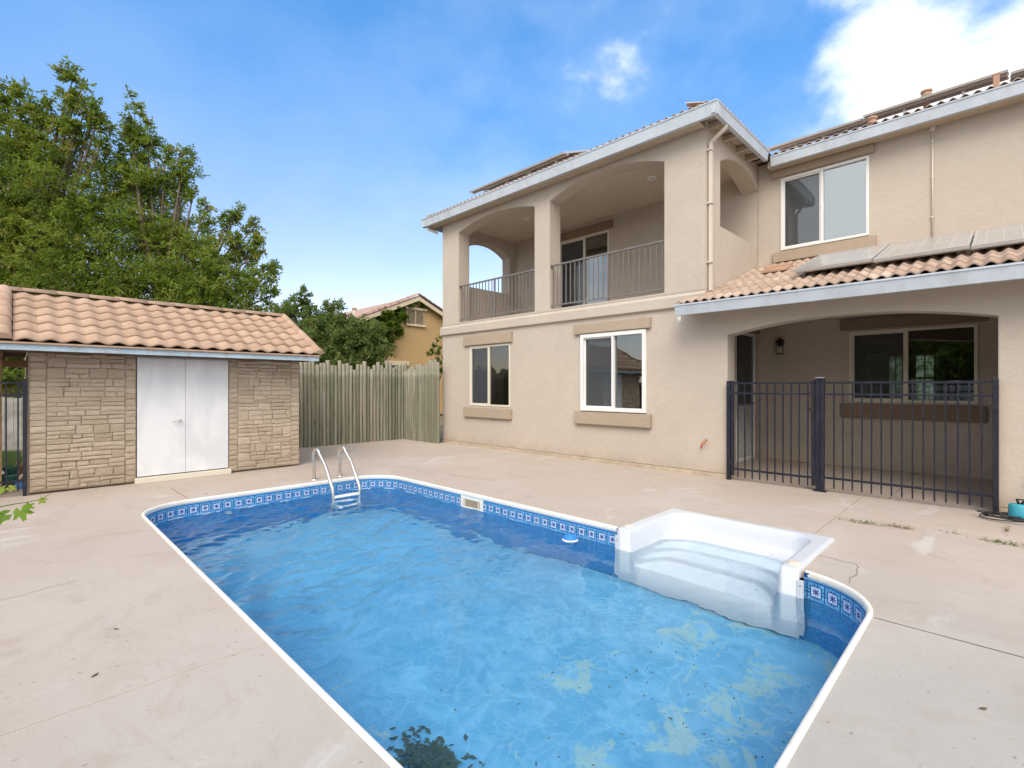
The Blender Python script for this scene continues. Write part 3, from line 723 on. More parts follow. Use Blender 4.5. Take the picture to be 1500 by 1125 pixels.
for x in (-2.815, -1.245):
    MB().lathe((x, 4.60, 0.0275), [(0.0, 0.012), (.040, .013), (.050, .008), (.054, 0)], 22).build('socket_cap', 'cup_cream', st, smooth=True)
    xx = -2.905 if x < -2 else -1.19
    fl = MB().box(xx, SY0 - .012, -0.93, xx + .05, SY0 - .002, -0.055).build('clamp_strip', 'acrylic', st, bevel=.003)
    for k in range(6): MB().lathe((xx + .025, SY0 - .0125, -.10 - k * .12), [(0.0, 0.0), (.006, .0)], 6)
    sc = MB()
    for k in range(6): z = -.10 - k * .13; sc.tube([(xx + .025, SY0 - .016, z), (xx + .025, SY0 - .011, z)], .0055, 8)
    sc.build('screw_heads', 'grey_plastic', fl, kind='stuff')

# ladder
ld = thing('pool_ladder', (-7.6, 3.6, 0), 'stainless steel pool ladder with white treads at the far end', 'ladder')
for y0, y1 in ((3.44, 3.37), (3.88, 3.80)):
    P = [(-7.93, y0, 0.0), (-7.93, y0, .30)]
    for i in range(9): a = R(180 - i * 18.5); P.append((-7.80 + .13 * math.cos(a), y0 + (y1 - y0) * .3, .36 + .15 * math.sin(a)))
    P += [(-7.42, y0 + (y1 - y0) * .7, .29), (-7.22, y1, .09), (-7.13, y1, -.03), (-7.12, y1, -.15), (-7.12, y1, -.9)]
    MB().tube(P, .024, 12).build('rail', 'steel', ld, smooth=True)
    MB().lathe((-7.93, y0, 0), [(.05, 0), (.045, .012), (.025, .018)], 16).build('escutcheon', 'steel', ld, smooth=True)
for z in (-.155, -.36, -.58): MB().box(-7.19, 3.38, z - .012, -7.09, 3.79, z + .012).build('tread', 'white', ld, bevel=.006)

# floating dispenser
fd = thing('chlorine_float', (-3.42, 4.36, -.2), 'round blue and white chlorine float drifting below the far wall', 'pool float')
MB().lathe((-3.42, 4.36, -.2), [(0, .062), (.03, .060), (.034, .050), (.062, .046), (.080, .036), (.082, .022), (.076, .018)], 28).build('lid', 'float_blue', fd, smooth=True)
MB().lathe((-3.42, 4.36, -.2), [(.078, .018), (.088, .014), (.090, .004), (.080, -.006), (.05, -.02), (.04, -.1), (0, -.1)], 28).build('float_ring', 'white', fd, smooth=True)

# sunk debris on the shallow floor and bits on the water
mb = MB()
for k in range(95):
    x = rnd.uniform(-3.2, -.8); y = rnd.triangular(1.2, 4.3, 3.2)
    if rnd.random() < .5: x = rnd.uniform(-2.0, -.75)
    a = rnd.uniform(0, 6.28); l = rnd.uniform(.004, .020); w = rnd.uniform(.003, .007); d = Vector((math.cos(a), math.sin(a), 0)); e = Vector((-d.y, d.x, 0)) * w
    c0 = Vector((x, y, floor_z(x) + .006)); mb.quad(c0 - d * l, c0 - e, c0 + d * l + Vector((0, 0, .006)), c0 + e)
tag(mb.build('sunken_leaf_bits', 'debris'), 'dark leaf bits and twigs scattered on the shallow pool floor', 'debris', kind='stuff')
mb = MB()
for k in range(46):
    x = rnd.uniform(-2.3, -.75); y = rnd.uniform(1.6, 4.2)
    a = rnd.uniform(0, 6.28); l = rnd.uniform(.004, .014); w = rnd.uniform(.003, .006); d = Vector((math.cos(a), math.sin(a), 0)); e = Vector((-d.y, d.x, 0)) * w
    c0 = Vector((x, y, -.197)); mb.quad(c0 - d * l, c0 - e, c0 + d * l, c0 + e)
for k in range(26):   # bits lying on the treads
    x = rnd.uniform(-2.55, -1.5); y = rnd.uniform(4.6, 5.35); z = step_h(x, y) + .004
    a = rnd.uniform(-.6, .6); l = rnd.uniform(.006, .018); d = Vector((math.cos(a), math.sin(a), 0)); e = Vector((-d.y, d.x, 0)) * .004
    c0 = Vector((x, y, z)); mb.quad(c0 - d * l, c0 - e, c0 + d * l, c0 + e)
tag(mb.build('floating_leaf_bits', 'debris'), 'tiny dry leaf bits floating on the water and lying on the white treads', 'debris', kind='stuff')

# ================================================================== HOUSE
house = thing('house', (-5, 9.5, 0), 'two-storey beige stucco house with arched balcony and gated porch', 'house')
YA = 8.24; YB = 10.72; XS = -3.57; XL = -10.84
wall('front_wall', 'x', YA, YA + .30, XL, 1.7, 0.075, 2.92, [(-9.70, -8.24, 1.03, 2.53, 0), (-6.17, -4.68, 1.02, 2.57, 0), (-3.21, -0.05, 0.0, 2.35, 0.18)], house)
wall('front_wall', 'x', YA, YA + .30, XL, XS, 2.9202, 3.15, [], house)
wall('side_wall', 'y', XL, XL + .30, YA + .30, 15, 0.075, 3.15, [], house)
MB().box(XL - .012, YA - .018, -.05, -3.215, YA + .25, .07).build('foundation', 'foundation', house, bevel=.006)
MB().box(-.045, YA - .018, -.05, 1.7, YA + .25, .07).build('foundation', 'foundation', house, bevel=.006)
# belt course with sloped top
MB().prism([(YA - .002, 2.885), (YA - .055, 2.90), (YA - .055, 3.08), (YA - .002, 3.135)], 'x', XL - .05, XS + .0).build('belt_course', 'stucco', house, fix=True)
MB().prism([(XL + .002, 2.885), (XL - .055, 2.90), (XL - .055, 3.08), (XL + .002, 3.135)], 'y', YA - .054, 12).build('belt_course', 'stucco', house, fix=True)
# upper storey, balcony
wall('balcony_wall', 'x', YA, YA + .36, XL, XS, 3.152, 6.02, [(-10.15, -7.47, 3.19, 5.55, 0.19), (-7.02, -4.33, 3.19, 5.55, 0.25)], house)
wall('balcony_side_wall', 'y', XS - .32, XS, YA + .36, YB, 3.152, 6.02, [(8.83, 10.72, 4.35, 5.50, 0.24)], house)
wall('balcony_side_wall', 'y', XL, XL + .32, YA + .36, YB, 3.152, 6.02, [(8.85, 10.50, 4.28, 5.36, 0.26)], house)
wall('balcony_back_wall', 'x', YB, YB + .2, XL, XS - .002, 3.152, 6.02, [(-8.80, -7.15, 3.2, 5.52, 0)], house)
MB().box(XL + .32, YA + .36, 5.86, XS - .32, YB, 5.95).build('balcony_ceiling', 'ceiling', house)
MB().box(XL + .32, YA + .05, 3.10, XS - .32, YB, 3.185).build('balcony_floor', 'foundation', house)
for x in (-5.21, -8.77):
    r = MB().lathe((x, 9.38, 5.852), [(.095, .008), (.09, -.006), (.07, -.008), (.062, 0.006)], 22).build('ceiling_light', 'white', house, smooth=True)
    MB().lathe((x, 9.38, 5.856), [(0, 0), (.062, 0)], 16).build('lamp_lens', 'lamp_glass', r)
# recessed upper wall on the right
wall('rear_upper_wall', 'x', YB, YB + .2, XS + .002, 2.2, 3.85, 6.0, [(-3.14, -1.70, 4.20, 5.62, 0)], house)
# porch alcove
wall('porch_side_wall', 'y', -3.93, -3.69, YA + .30, 11.1, 0, 2.88, [(9.88, 10.90, 0.03, 2.60, 0)], house)
wall('porch_back_wall', 'x', 11.1, 11.3, -3.93, 1.6, 0, 2.88, [(-2.07, -0.30, 1.22, 2.54, 0)], house)
wall('porch_side_wall', 'y', 1.6, 1.75, YA + .30, 11.3, 0, 2.88, [], house)
MB().box(-3.69, YA + .30, 2.80, 1.6, 11.1, 2.88).build('porch_ceiling', 'ceiling', house)

# fascias and gutters (K profile)
def gutter(axis, lo, hi, face, ztop, zbot, sgn, name='gutter', mat='fascia', tilt=0.02):
    """face: coordinate of the outer face, sgn: direction towards the house"""
    prof = [(face + sgn * .012, ztop + .006), (face - sgn * .006, ztop), (face - sgn * .006, ztop - .018), (face + sgn * .008, ztop - .030),
            (face + sgn * (.012 + tilt), zbot), (face + sgn * .10, zbot), (face + sgn * .10, ztop - .05)]
    return MB().prism(prof, axis, lo, hi).build(name, mat, house, fix=True)
EO = .35
gutter('x', -11.34, -3.24, YA - EO, 6.09, 5.875, 1)
gutter('y', YA - EO + .012, 10.35, -3.24, 6.09, 5.90, -1)
gutter('y', YA - EO + .012, 15, -11.34, 6.09, 5.875, 1)
gutter('x', -3.22, 2.2, 10.35, 5.975, 5.79, 1)
gutter('x', -3.87, 1.9, 7.70, 2.855, 2.685, 1, tilt=.03)
# soffit boards and rafter tails of the balcony eaves
MB().prism([(YA - EO + .09, 5.99), (YA, 5.99 + .03), (YA, 6.05), (YA - EO + .09, 6.05)], 'x', -11.25, -3.33).build('eave_board', 'rafter', house, fix=True)
MB().prism([(-3.33, 5.99), (XS, 6.02), (XS, 6.05), (-3.33, 6.05)], 'y', YA - EO + .1, 10.35).build('eave_board', 'rafter', house, fix=True)
MB().box(-11.24, YA - EO + .101, 5.885, XS - .01, YA - .012, 5.905).build('soffit_board', 'rafter', house)
for y in (8.35, 8.95, 9.55, 10.05): MB().box(XS + .001, y, 5.90, -3.342, y + .075, 5.985).build('rafter_tail', 'rafter', house)
MB().box(-3.3, YB - .26, 5.80, 2.2, YB - .001, 5.93).build('eave_board', 'rafter', house)
MB().prism([(7.80, 2.72), (YA - .001, 2.86), (YA - .001, 2.93), (7.80, 2.79)], 'x', -3.86, 1.9).build('eave_board', 'rafter', house, fix=True)

# downspouts
ds = MB()
def boxtube(mb, pts, w, d):
    return mb.tube(pts, w, 4)
mb = MB(); mb.tube([(-3.52, 8.315, 3.13), (-3.52, 8.315, 5.63), (-3.31, 8.405, 5.84), (-3.305, 8.41, 5.97)], .036, 4)
mb.build('downspout', 'downspout', house)
mb = MB()
for z in (3.6, 4.6, 5.5): mb.box(-3.568, 8.265, z, -3.478, 8.367, z + .025)
mb.build('downspout_strap', 'downspout', house)
mb = MB(); mb.tube([(-11.2, 7.98, 5.90), (-11.16, 8.0, 5.80), (-10.98, 8.18, 5.70)], .035, 4); mb.build('downspout', 'downspout', house)
mb = MB(); mb.tube([(-3.80, 7.78, 2.70), (-3.82, 7.80, 2.62), (-3.92, 7.88, 2.55)], .04, 4); mb.build('downspout', 'white', house)
# conduit up the recessed wall
cd = MB(); cd.tube([(-.84, YB - .02, 3.9), (-.84, YB - .02, 5.8)], .013, 8); cd.build('conduit', 'downspout', house, smooth=True)
mb = MB()
for z in (4.3, 4.95, 5.55): mb.box(-.86, YB - .036, z, -.82, YB - .002, z + .02)
mb.box(-.875, YB - .04, 5.72, -.805, YB - .002, 5.80); mb.build('conduit_clamp', 'downspout', house)

# windows
def yframe(mb, x0, x1, z0, z1, y, w, dy):
    mb.box(x0, y, z0, x0 + w, y + dy, z1); mb.box(x1 - w, y, z0, x1, y + dy, z1); mb.box(x0 + w, y, z0, x1 - w, y + dy, z0 + w); mb.box(x0 + w, y, z1 - w, x1 - w, y + dy, z1)
    return mb
def window(x0, x1, z0, z1, yw, mull, mat='white', fw=.045, proud=.012, screen='left', gmat='glass', trims=(), trimmat='trim', name='window'):
    fr = yframe(MB(), x0, x1, z0, z1, yw - proud, fw, .09).box(mull - .022, yw - proud + .004, z0 + fw, mull + .022, yw + .07, z1 - fw)
    w = fr.build(name, mat, house, bevel=.004)
    sash = yframe(MB(), x0 + fw, mull - .022, z0 + fw, z1 - fw, yw + .006, .026, .03).build('sash', mat, w, bevel=.003)
    pl = MB().box(x0 + fw, yw + .045, z0 + fw, mull, yw + .050, z1 - fw).build('pane', gmat, w)
    pr = MB().box(mull, yw + .030, z0 + fw, x1 - fw, yw + .035, z1 - fw).build('pane', gmat, w)
    if screen: MB().quad((x0 + fw + .02, yw + .020, z0 + fw + .02), (mull - .03, yw + .020, z0 + fw + .02), (mull - .03, yw + .020, z1 - fw - .02), (x0 + fw + .02, yw + .020, z1 - fw - .02)).build('insect_screen', 'screen', w)
    MB().box(mull - .012, yw - proud - .008, (z0 + z1) / 2 - .03, mull + .012, yw - proud + .003, (z0 + z1) / 2 + .03).build('latch', mat, w)
    for (nm, a, b_, c, d, dep) in trims: MB().box(a, yw - dep, c, b_, yw - .001, d).build(nm, trimmat, w)
    return w
window(-9.70, -8.24, 1.03, 2.53, YA, -8.99, 'cream', .04, .012, trims=(('window_header', -9.90, -8.16, 2.555, 2.80, .055), ('window_sill', -9.88, -8.17, .745, .985, .07)))
window(-6.17, -4.68, 1.02, 2.57, YA, -5.40, 'white', .075, .045, trims=(('window_header', -6.32, -4.58, 2.585, 2.78, .06), ('window_sill', -6.30, -4.57, .755, 1.0, .08)))
window(-3.14, -1.70, 4.20, 5.62, YB, -2.43, 'white', .045, .02, gmat='glass_up', trims=(('window_header', -3.30, -1.62, 5.645, 5.79, .05), ('window_sill', -3.27, -1.59, 3.97, 4.165, .06)))
window(-2.07, -.30, 1.22, 2.54, 11.1, -1.22, 'cream', .05, .02, trims=(('window_header', -2.21, -.18, 2.57, 2.77, .05), ('window_sill', -2.21, -.20, .93, 1.19, .055)), trimmat='trim_brown')
# balcony sliding door
d = window(-8.80, -7.15, 3.20, 5.52, YB, -7.93, 'cream', .05, .01, name='balcony_door', trims=(('door_header', -8.95, -7.05, 5.545, 5.74, .05),), trimmat='trim_brown')
# porch screen door on the side wall (plane X = -3.69)
xw = -3.69; y0, y1, z0, z1 = 9.90, 10.89, .04, 2.59
mb = MB(); w_ = .05
mb.box(xw - .05, y0, z0, xw + .012, y0 + w_, z1); mb.box(xw - .05, y1 - w_, z0, xw + .012, y1, z1); mb.box(xw - .05, y0 + w_, z1 - w_, xw + .012, y1 - w_, z1); mb.box(xw - .05, y0 + w_, z0, xw + .012, y1 - w_, z0 + .07)
pd = mb.build('porch_door', 'white', house, bevel=.004)
MB().box(xw - .03, y0 + w_, 1.18, xw - .022, y1 - w_, z1 - w_).build('pane', 'glass', pd)
MB().quad((xw - .01, y0 + w_, 1.18), (xw - .01, y1 - w_, 1.18), (xw - .01, y1 - w_, z1 - w_), (xw - .01, y0 + w_, z1 - w_)).build('insect_screen', 'screen', pd)
MB().box(xw - .04, y0 + w_, 1.14, xw + .004, y1 - w_, 1.19).build('mid_rail', 'grey_plastic', pd)
for k in range(26):
    z = z0 + .09 + k * .040; MB().prism([(xw - .03, z + .022), (xw - .026, z + .026), (xw + .006, z + .004), (xw + .002, z)], 'y', y0 + w_, y1 - w_).build('louvre_slat', 'white', pd, fix=True)
MB().box(xw + .012, y0 - .006, .9, xw + .03, y0 + .012, 2.56).build('door_edge', 'black_plastic', pd)
MB().box(xw - .001, 9.75, 2.62, xw + .05, 11.05, 2.79).build('door_header', 'trim_brown', pd)
MB().box(xw - .02, 9.86, -.002, xw + .08, 10.94, .035).build('threshold', 'alu', pd)

# rooms behind the glass
def room(x0, x1, y0, y1, z0, z1, name='interior_room', mat='room'):
    mb = MB(); mb.quad((x0, y1, z0), (x1, y1, z0), (x1, y1, z1), (x0, y1, z1)); mb.quad((x0, y0, z0), (x0, y1, z0), (x0, y1, z1), (x0, y0, z1)); mb.quad((x1, y0, z0), (x1, y1, z0), (x1, y1, z1), (x1, y0, z1))
    mb.quad((x0, y0, z0), (x1, y0, z0), (x1, y1, z0), (x0, y1, z0)); mb.quad((x0, y0, z1), (x1, y0, z1), (x1, y1, z1), (x0, y1, z1)); return mb.build(name, mat, house)
room(-10.5, -3.94, 8.55, 13, .02, 2.9); room(-10.8, -3.7, 10.93, 14, 3.2, 5.9); room(-3.5, .5, 10.93, 14, 3.5, 5.75)
kr = room(-3.68, 1.55, 11.31, 15, .02, 2.86, 'kitchen_room')
for k in range(34):   # vertical blinds / curtain folds behind the upstairs panes
    pass
MB().box(-2.42, YB + .09, 4.24, -1.72, YB + .10, 5.6).build('roller_blind', 'blind', house)
mb = MB()
for k in range(30): z = 2.47 - k * .041; mb.prism([(11.165, z), (11.190, z + .006), (11.190, z + .0075), (11.165, z + .0015)], 'x', -1.19, -.34)
mb.build('slatted_blind', 'blind', house, kind='stuff')
for (a, b_, c, d_) in ((-2.02, -1.68, .95, 2.28), (-1.52, -1.10, 1.14, 2.28)):
    kw = yframe(MB(), a, b_, c, d_, 14.93, .05, .05); m_ = (a + b_) / 2
    kw.box(a + .05, 14.94, (c + d_) / 2 - .02, b_ - .05, 14.97, (c + d_) / 2 + .02); kw.box(m_ - .012, 14.942, c + .05, m_ + .012, 14.965, (c + d_) / 2 - .02); kw.box(m_ - .012, 14.942, (c + d_) / 2 + .02, m_ + .012, 14.965, d_ - .05)
    q = kw.build('rear_window', 'white', house); MB().quad((a, 14.985, c), (b_, 14.985, c), (b_, 14.985, d_), (a, 14.985, d_)).build('pane', 'garden_view', q)
MB().box(-2.42, 14.9, .9, -2.03, 14.99, 2.32).build('door_panel', 'white', house)
for (x, y) in ((-2.02, 14.1), (-1.70, 13.6)):
    MB().lathe((x, y, 2.855), [(0, 0), (.07, 0), (.08, -.004)], 16).build('ceiling_light', 'room_light', house)

# railings
def railing(x0, x1, mid, n):
    y = YA + .05
    r = MB().box(x0, y - .022, 4.125, x1, y + .022, 4.160).build('balcony_railing', 'rail', house, bevel=.005)
    MB().box(x0, y - .014, 3.26, x1, y + .014, 3.288).build('bottom_rail', 'rail', r, bevel=.003)
    MB().box(mid - .019, y - .019, 3.187, mid + .019, y + .019, 4.124).build('post', 'rail', r, bevel=.003)
    for e in (x0, x1 - .012): MB().box(e, y - .03, 4.09, e + .012, y + .03, 4.17).build('bracket', 'rail', r)
    b0 = MB().box(-.0085, -.0085, 3.288, .0085, .0085, 4.125).build('baluster', 'rail', r)
    xs = [x0 + (x1 - x0) * (i + .5) / n for i in range(n)]; xs = [x for x in xs if abs(x - mid) > .04]
    b0.location = (xs[0], y, 0); copies(b0, [((x, y, 0), (0, 0, 0), (1, 1, 1)) for x in xs[1:]])
railing(-10.15, -7.47, -8.83, 23); railing(-7.02, -4.33, -5.56, 23)

# ------------------------------------------------------------------ roofs
def s_tile(width, length, waves, amp, seg=8, thick=.016):
    """corrugated tile: x across, y up-slope (0..length), z up; nose at y=0"""
    mb = MB(); n = seg * waves
    def zf(t): return amp * (0.5 - 0.5 * math.cos(2 * math.pi * t * waves)) ** 1.0
    for (y, dz) in ((0, 0.0), (length, 0.0)):
        for i in range(n + 1): t = i / n; mb.v.append((width * t, y, zf(t) + dz))
    for i in range(n + 1): t = i / n; mb.v.append((width * t, 0.0, zf(t) - thick))
    for i in range(n):
        mb.f.append((i, i + 1, n + 1 + i + 1, n + 1 + i)); mb.f.append((2 * (n + 1) + i, 2 * (n + 1) + i + 1, i + 1, i))
    me = mb.mesh('tile')
    for p in me.polygons: p.use_smooth = (p.index % 2 == 0)
    return me
def tile_field(roof, me, mat, origin, ux, uy, un, w, L, rows, cols, keep=None, jitter=.004, maxn=300, tl=1.8):
    """lay courses of separate tiles; ux across, uy up-slope, un normal"""
    me.materials.append(M[mat]); rot = Matrix((ux, uy, un)).transposed().to_4x4(); k = 0; first = None
    for r in range(rows):
        for c in range(cols):
            p = Vector(origin) + ux * (c * w) + uy * (r * L) + un * (.004 + .36 * math.sin(R(tl)) + rnd.uniform(0, jitter))
            if keep and not keep(p): continue
            o = bpy.data.objects.new('roof_tile', me) if first is None else first.copy(); C.objects.link(o)
            if first is None: first = o
            o.parent = roof; o.matrix_parent_inverse = parent_inv(roof)
            tilt = Matrix.Rotation(-R(tl + rnd.uniform(-.3, .3)), 4, 'X') @ Matrix.Rotation(R(rnd.uniform(-.5, .5)), 4, 'Z')
            o.matrix_basis = Matrix.Translation(p) @ rot @ tilt; k += 1
    return k
X = Vector((1, 0, 0))
# porch lean-to roof
sl = math.atan2(3.93 - 2.86, YB - 7.72); uy = Vector((0, math.cos(sl), math.sin(sl))); un = Vector((0, -math.sin(sl), math.cos(sl)))
mb = MB()
def pz(y): return 2.845 + (y - 7.72) * math.tan(sl)
mb.prism([(7.79, pz(7.79) - .03), (YA - .003, pz(YA) - .03), (YA - .003, pz(YA)), (7.79, pz(7.79))], 'x', -3.86, 2.0)
mb.prism([(YA - .003, pz(YA) - .03), (YB - .003, pz(YB) - .03), (YB - .003, pz(YB)), (YA - .003, pz(YA))], 'x', XS + .003, 2.0)
pr = mb.build('porch_roof', 'timber_dark', house, fix=True)
tm = s_tile(.284, .345, 2, .042)
tile_field(pr, tm, 'roof_tile', (-3.87, 7.735, 2.862), X, uy, un, .284, .315, 11, 20, keep=lambda p: (p.y < YA - .25 or p.x > XS - .03) and p.y < YB - .2)
MB().box(-3.30, YB - .03, 3.90, 2.0, YB - .002, 3.945).build('flashing', 'terracotta', pr)
MB().box(XS + .001, 8.3, 3.10, XS + .02, 8.5, 3.14).build('flashing', 'terracotta', pr)
rs = thing('roof_vent', (-2.9, 9.75, 3.6), 'low terracotta tile vent on the porch roof beside the balcony wall', 'roof vent')
def on(y): return pz(y) + .05
for k, (dy, h) in enumerate(((0, .02), (.16, .05))):
    y = 9.45 + dy; MB().prism([(y, on(y) + h), (y + .18, on(y + .18) + h), (y + .18, on(y + .18) + h + .045), (y, on(y) + h + .05)], 'x', -3.10, -2.66).build('vent_cover', 'terracotta', rs, fix=True, bevel=.008)

# hip roof over the balcony block and main roof behind
def tiled_sheet(name, pts, mat='roof_tile', parent=house):
    mb = MB(); n = len(mb.v); mb.v += [tuple(p) for p in pts]; mb.f.append(tuple(range(n, n + len(pts)))); return mb.build(name, mat, parent)
th = .40
hr = MB(); e = (-11.33, 7.90, 6.08); 
A0 = Vector((-11.33, 7.90, 6.07)); A1 = Vector((-3.25, 7.90, 6.07)); A2 = Vector((-3.25, 10.36, 6.07)); rise = 1.35
r0 = Vector((-7.9, 11.3, 6.07 + 3.4 * th)); r1 = Vector((-6.65, 11.3, 6.07 + 3.4 * th))
hipr = MB()
hipr.v = [tuple(A0), tuple(A1), tuple(r1), tuple(r0), (-3.25, 14.7, 6.07), (-11.33, 14.7, 6.07)]
hipr.f = [(0, 1, 2, 3), (1, 4, 2), (0, 3, 5), (3, 2, 4, 5)]
hr_o = hipr.build('hip_roof', 'roof_tile', house)
mrf = MB(); mrf.v = [(-4.0, 10.36, 5.965), (2.4, 10.36, 5.965), (2.4, 15.5, 5.965 + 5.14 * .27), (-4.0, 15.5, 5.965 + 5.14 * .27)]; mrf.f = [(0, 1, 2, 3)]
main_o = mrf.build('main_roof', 'roof_tile', house)
uyh = Vector((0, math.cos(math.atan(th)), math.sin(math.atan(th)))); unh = Vector((0, -uyh.z, uyh.y))
tm2 = s_tile(.284, .345, 2, .042)
tile_field(hr_o, tm2, 'roof_tile', (-11.3, 7.93, 6.085), X, uyh, unh, .284, .315, 3, 28, keep=lambda p: p.x > -11.3 + (p.y - 7.9) * .9 and p.x < -3.5 - (p.y - 7.9))
uym = Vector((0, math.cos(math.atan(.27)), math.sin(math.atan(.27)))); unm = Vector((0, -uym.z, uym.y))
tile_field(main_o, tm2, 'roof_tile', (-3.2, 10.38, 5.98), X, uym, unm, .284, .315, 1, 16)
# side eave tiles of the hip block
ths = s_tile(.284, .345, 2, .042); uys = Vector((-uyh.y, 0, uyh.z)); uns = Vector((uyh.z, 0, uyh.y)); ux = Vector((0, 1, 0))
tile_field(hr_o, ths, 'roof_tile', (-3.27, 8.05, 6.085), ux, uys, uns, .284, .315, 2, 8)
# hip caps
def cap_mesh(L=.36, r=.085):
    mb = MB(); n = 8
    for (y, rr) in ((0, r), (L, r * .82)):
        for i in range(n + 1): a = math.pi * i / n; mb.v.append((-rr * math.cos(a), y, rr * math.sin(a) * .8))
    for i in range(n): mb.f.append((i, i + 1, n + 1 + i + 1, n + 1 + i))
    mb.f.append(tuple(reversed(range(n + 1))))
    me = mb.mesh('cap')
    for p in me.polygons: p.use_smooth = len(p.vertices) == 4
    return me
def lay_caps(roof, name, mat, a, b_, step=.31, r=.085, cm=None):
    a = Vector(a); b_ = Vector(b_); d = (b_ - a); n = int(d.length / step); d.normalize()
    x = d.cross(Vector((0, 0, 1))).normalized(); z = x.cross(d); me = cap_mesh(step * 1.16, r); me.materials.append(M[mat]); rot = Matrix((x, d, z)).transposed().to_4x4()
    for i in range(n):
        o = bpy.data.objects.new(name, me); C.objects.link(o); o.parent = roof; o.matrix_parent_inverse = parent_inv(roof)
        o.matrix_basis = Matrix.Translation(a + d * (i * step) + z * rnd.uniform(.0, .006)) @ rot @ Matrix.Rotation(R(rnd.uniform(1.0, 2.4)), 4, 'X')
lay_caps(hr_o, 'hip_cap', 'roof_tile', A1 + Vector((-.75, .75, .33)), r1 + Vector((0, 0, .05)))
lay_caps(hr_o, 'hip_cap', 'roof_tile', A0 + Vector((.10, .10, .06)), r0 + Vector((0, 0, .05)))

# ------------------------------------------------------------------ solar panels
def solar(x0, x1, ya, za, yb, zb, label, group, legs=(), under=.16, rails=True):
    t = thing('solar_panel', ((x0 + x1) / 2, (ya + yb) / 2, za - under), label, 'solar panel', group)
    d = Vector((0, yb - ya, zb - za)); n = Vector((0, -d.z, d.y)).normalized(); th_ = .04
    mb = MB()
    def P(x, s, h): return tuple(Vector((x, ya, za)) + d * s + n * h)
    def slab(xa, xb, s0, s1, h0, h1):
        k = len(mb.v); mb.v += [P(xa, s0, h0), P(xb, s0, h0), P(xb, s1, h0), P(xa, s1, h0), P(xa, s0, h1), P(xb, s0, h1), P(xb, s1, h1), P(xa, s1, h1)]
        mb.f += [tuple(k + i for i in q) for q in ((0, 3, 2, 1), (4, 5, 6, 7), (0, 1, 5, 4), (1, 2, 6, 5), (2, 3, 7, 6), (3, 0, 4, 7))]
    e = .03 / d.length
    slab(x0, x1, 0, e, -th_, 0); slab(x0, x1, 1 - e, 1, -th_, 0); slab(x0, x0 + .03, e, 1 - e, -th_, 0); slab(x1 - .03, x1, e, 1 - e, -th_, 0)
    mb.build('frame', 'alu', t); mb = MB(); slab(x0 + .03, x1 - .03, e, 1 - e, -.012, -.003); mb.build('glass_face', 'pv', t)
    mb = MB(); slab(x0 + .03, x1 - .03, e, 1 - e, -.022, -.014); mb.build('backsheet', 'panel_under', t)
    for s in (.12, .8):
        mb = MB(); slab(x0 - .01, x1 + .01, s, s + .04 / d.length, -th_ - .045, -th_ - .002); mb.build('mounting_rail', 'alu', t)
    for lx in legs:
        p = Vector(P(lx, .14, -th_ - .04)); mb = MB(); mb.box(lx - .018, p.y - .018, p.z - under, lx + .018, p.y + .018, p.z); mb.box(lx - .04, p.y - .05, p.z - under - .012, lx + .04, p.y + .05, p.z - under); mb.build('mounting_foot', 'alu', t)
    return t
gp = 'solar panels over the porch roof'
solar(-2.29, -1.31, 8.40, 3.285, 9.97, 3.82, 'pale solar panel over the porch roof, below the upstairs window', gp, (-2.2,), .10)
solar(-1.29, -.31, 8.40, 3.270, 9.97, 3.81, 'pale solar panel over the porch roof between two others, conduit ends behind it', gp, (-.42,), .10)
solar(-.29, .69, 8.40, 3.255, 9.97, 3.80, 'pale solar panel over the porch roof at the right edge of the photo', gp, (), .10)
gm = 'solar panels on the main roof seen edge-on'
solar(-3.60, -1.93, 11.4, 6.63, 12.4, 6.975, 'edge-on solar panel on the main roof, nearest the roof valley', gm, (-3.1, -2.6, -2.2), .22)
solar(-1.90, .05, 11.35, 6.65, 12.4, 7.01, 'edge-on solar panel on the main roof, between the two vent pipes', gm, (-1.3, -.5), .25)
solar(.08, 1.9, 11.6, 6.70, 12.6, 7.045, 'edge-on solar panel on the main roof at the right edge of the photo', gm, (.5,), .25)
gh = 'solar panels on the balcony roof'
solar(-10.18, -8.58, 8.62, 6.74, 9.52, 7.10, 'solar panel tilted above the left end of the balcony roof', gh, (-9.7, -8.9), .20)
solar(-8.56, -6.95, 8.62, 6.73, 9.52, 7.09, 'solar panel on the balcony roof, nearer the roof peak of the pair', gh, (-8.1, -7.3), .20)

def vent(x, y, z, r, h, label, square=False):
    t = thing('roof_vent', (x, y, z), label, 'roof vent')
    if square:
        MB().box(x - r, y - r, z, x + r, y + r, z + h).build('vent_post', 'terracotta', t, bevel=.006)
        MB().box(x - r * 1.15, y - r * 1.15, z + h, x + r * 1.15, y + r * 1.15, z + h + .03).build('vent_cap', 'terracotta', t, bevel=.004)
    else:
        MB().lathe((x, y, z), [(r * .55, 0), (r * .55, h)], 16).build('vent_pipe', 'downspout', t, smooth=True)
        MB().lathe((x, y, z + h), [(r * .55, -.05), (r, -.03), (r, .0), (r * .8, .012), (r * .8, .04), (r * 1.05, .045), (r * 1.05, .075), (r * .5, .10), (0, .11)], 18).build('vent_cap', 'terracotta', t, smooth=True)
vent(-1.66, 10.75, 6.10, .075, .10, 'short terracotta-capped vent pipe below the panels on the main roof')
vent(-1.02, 11.9, 6.40, .085, .50, 'tall terracotta-capped vent pipe rising above the panels on the main roof')
vent(-.09, 11.2, 6.20, .04, .33, 'square terracotta post in front of the main roof panels', True)

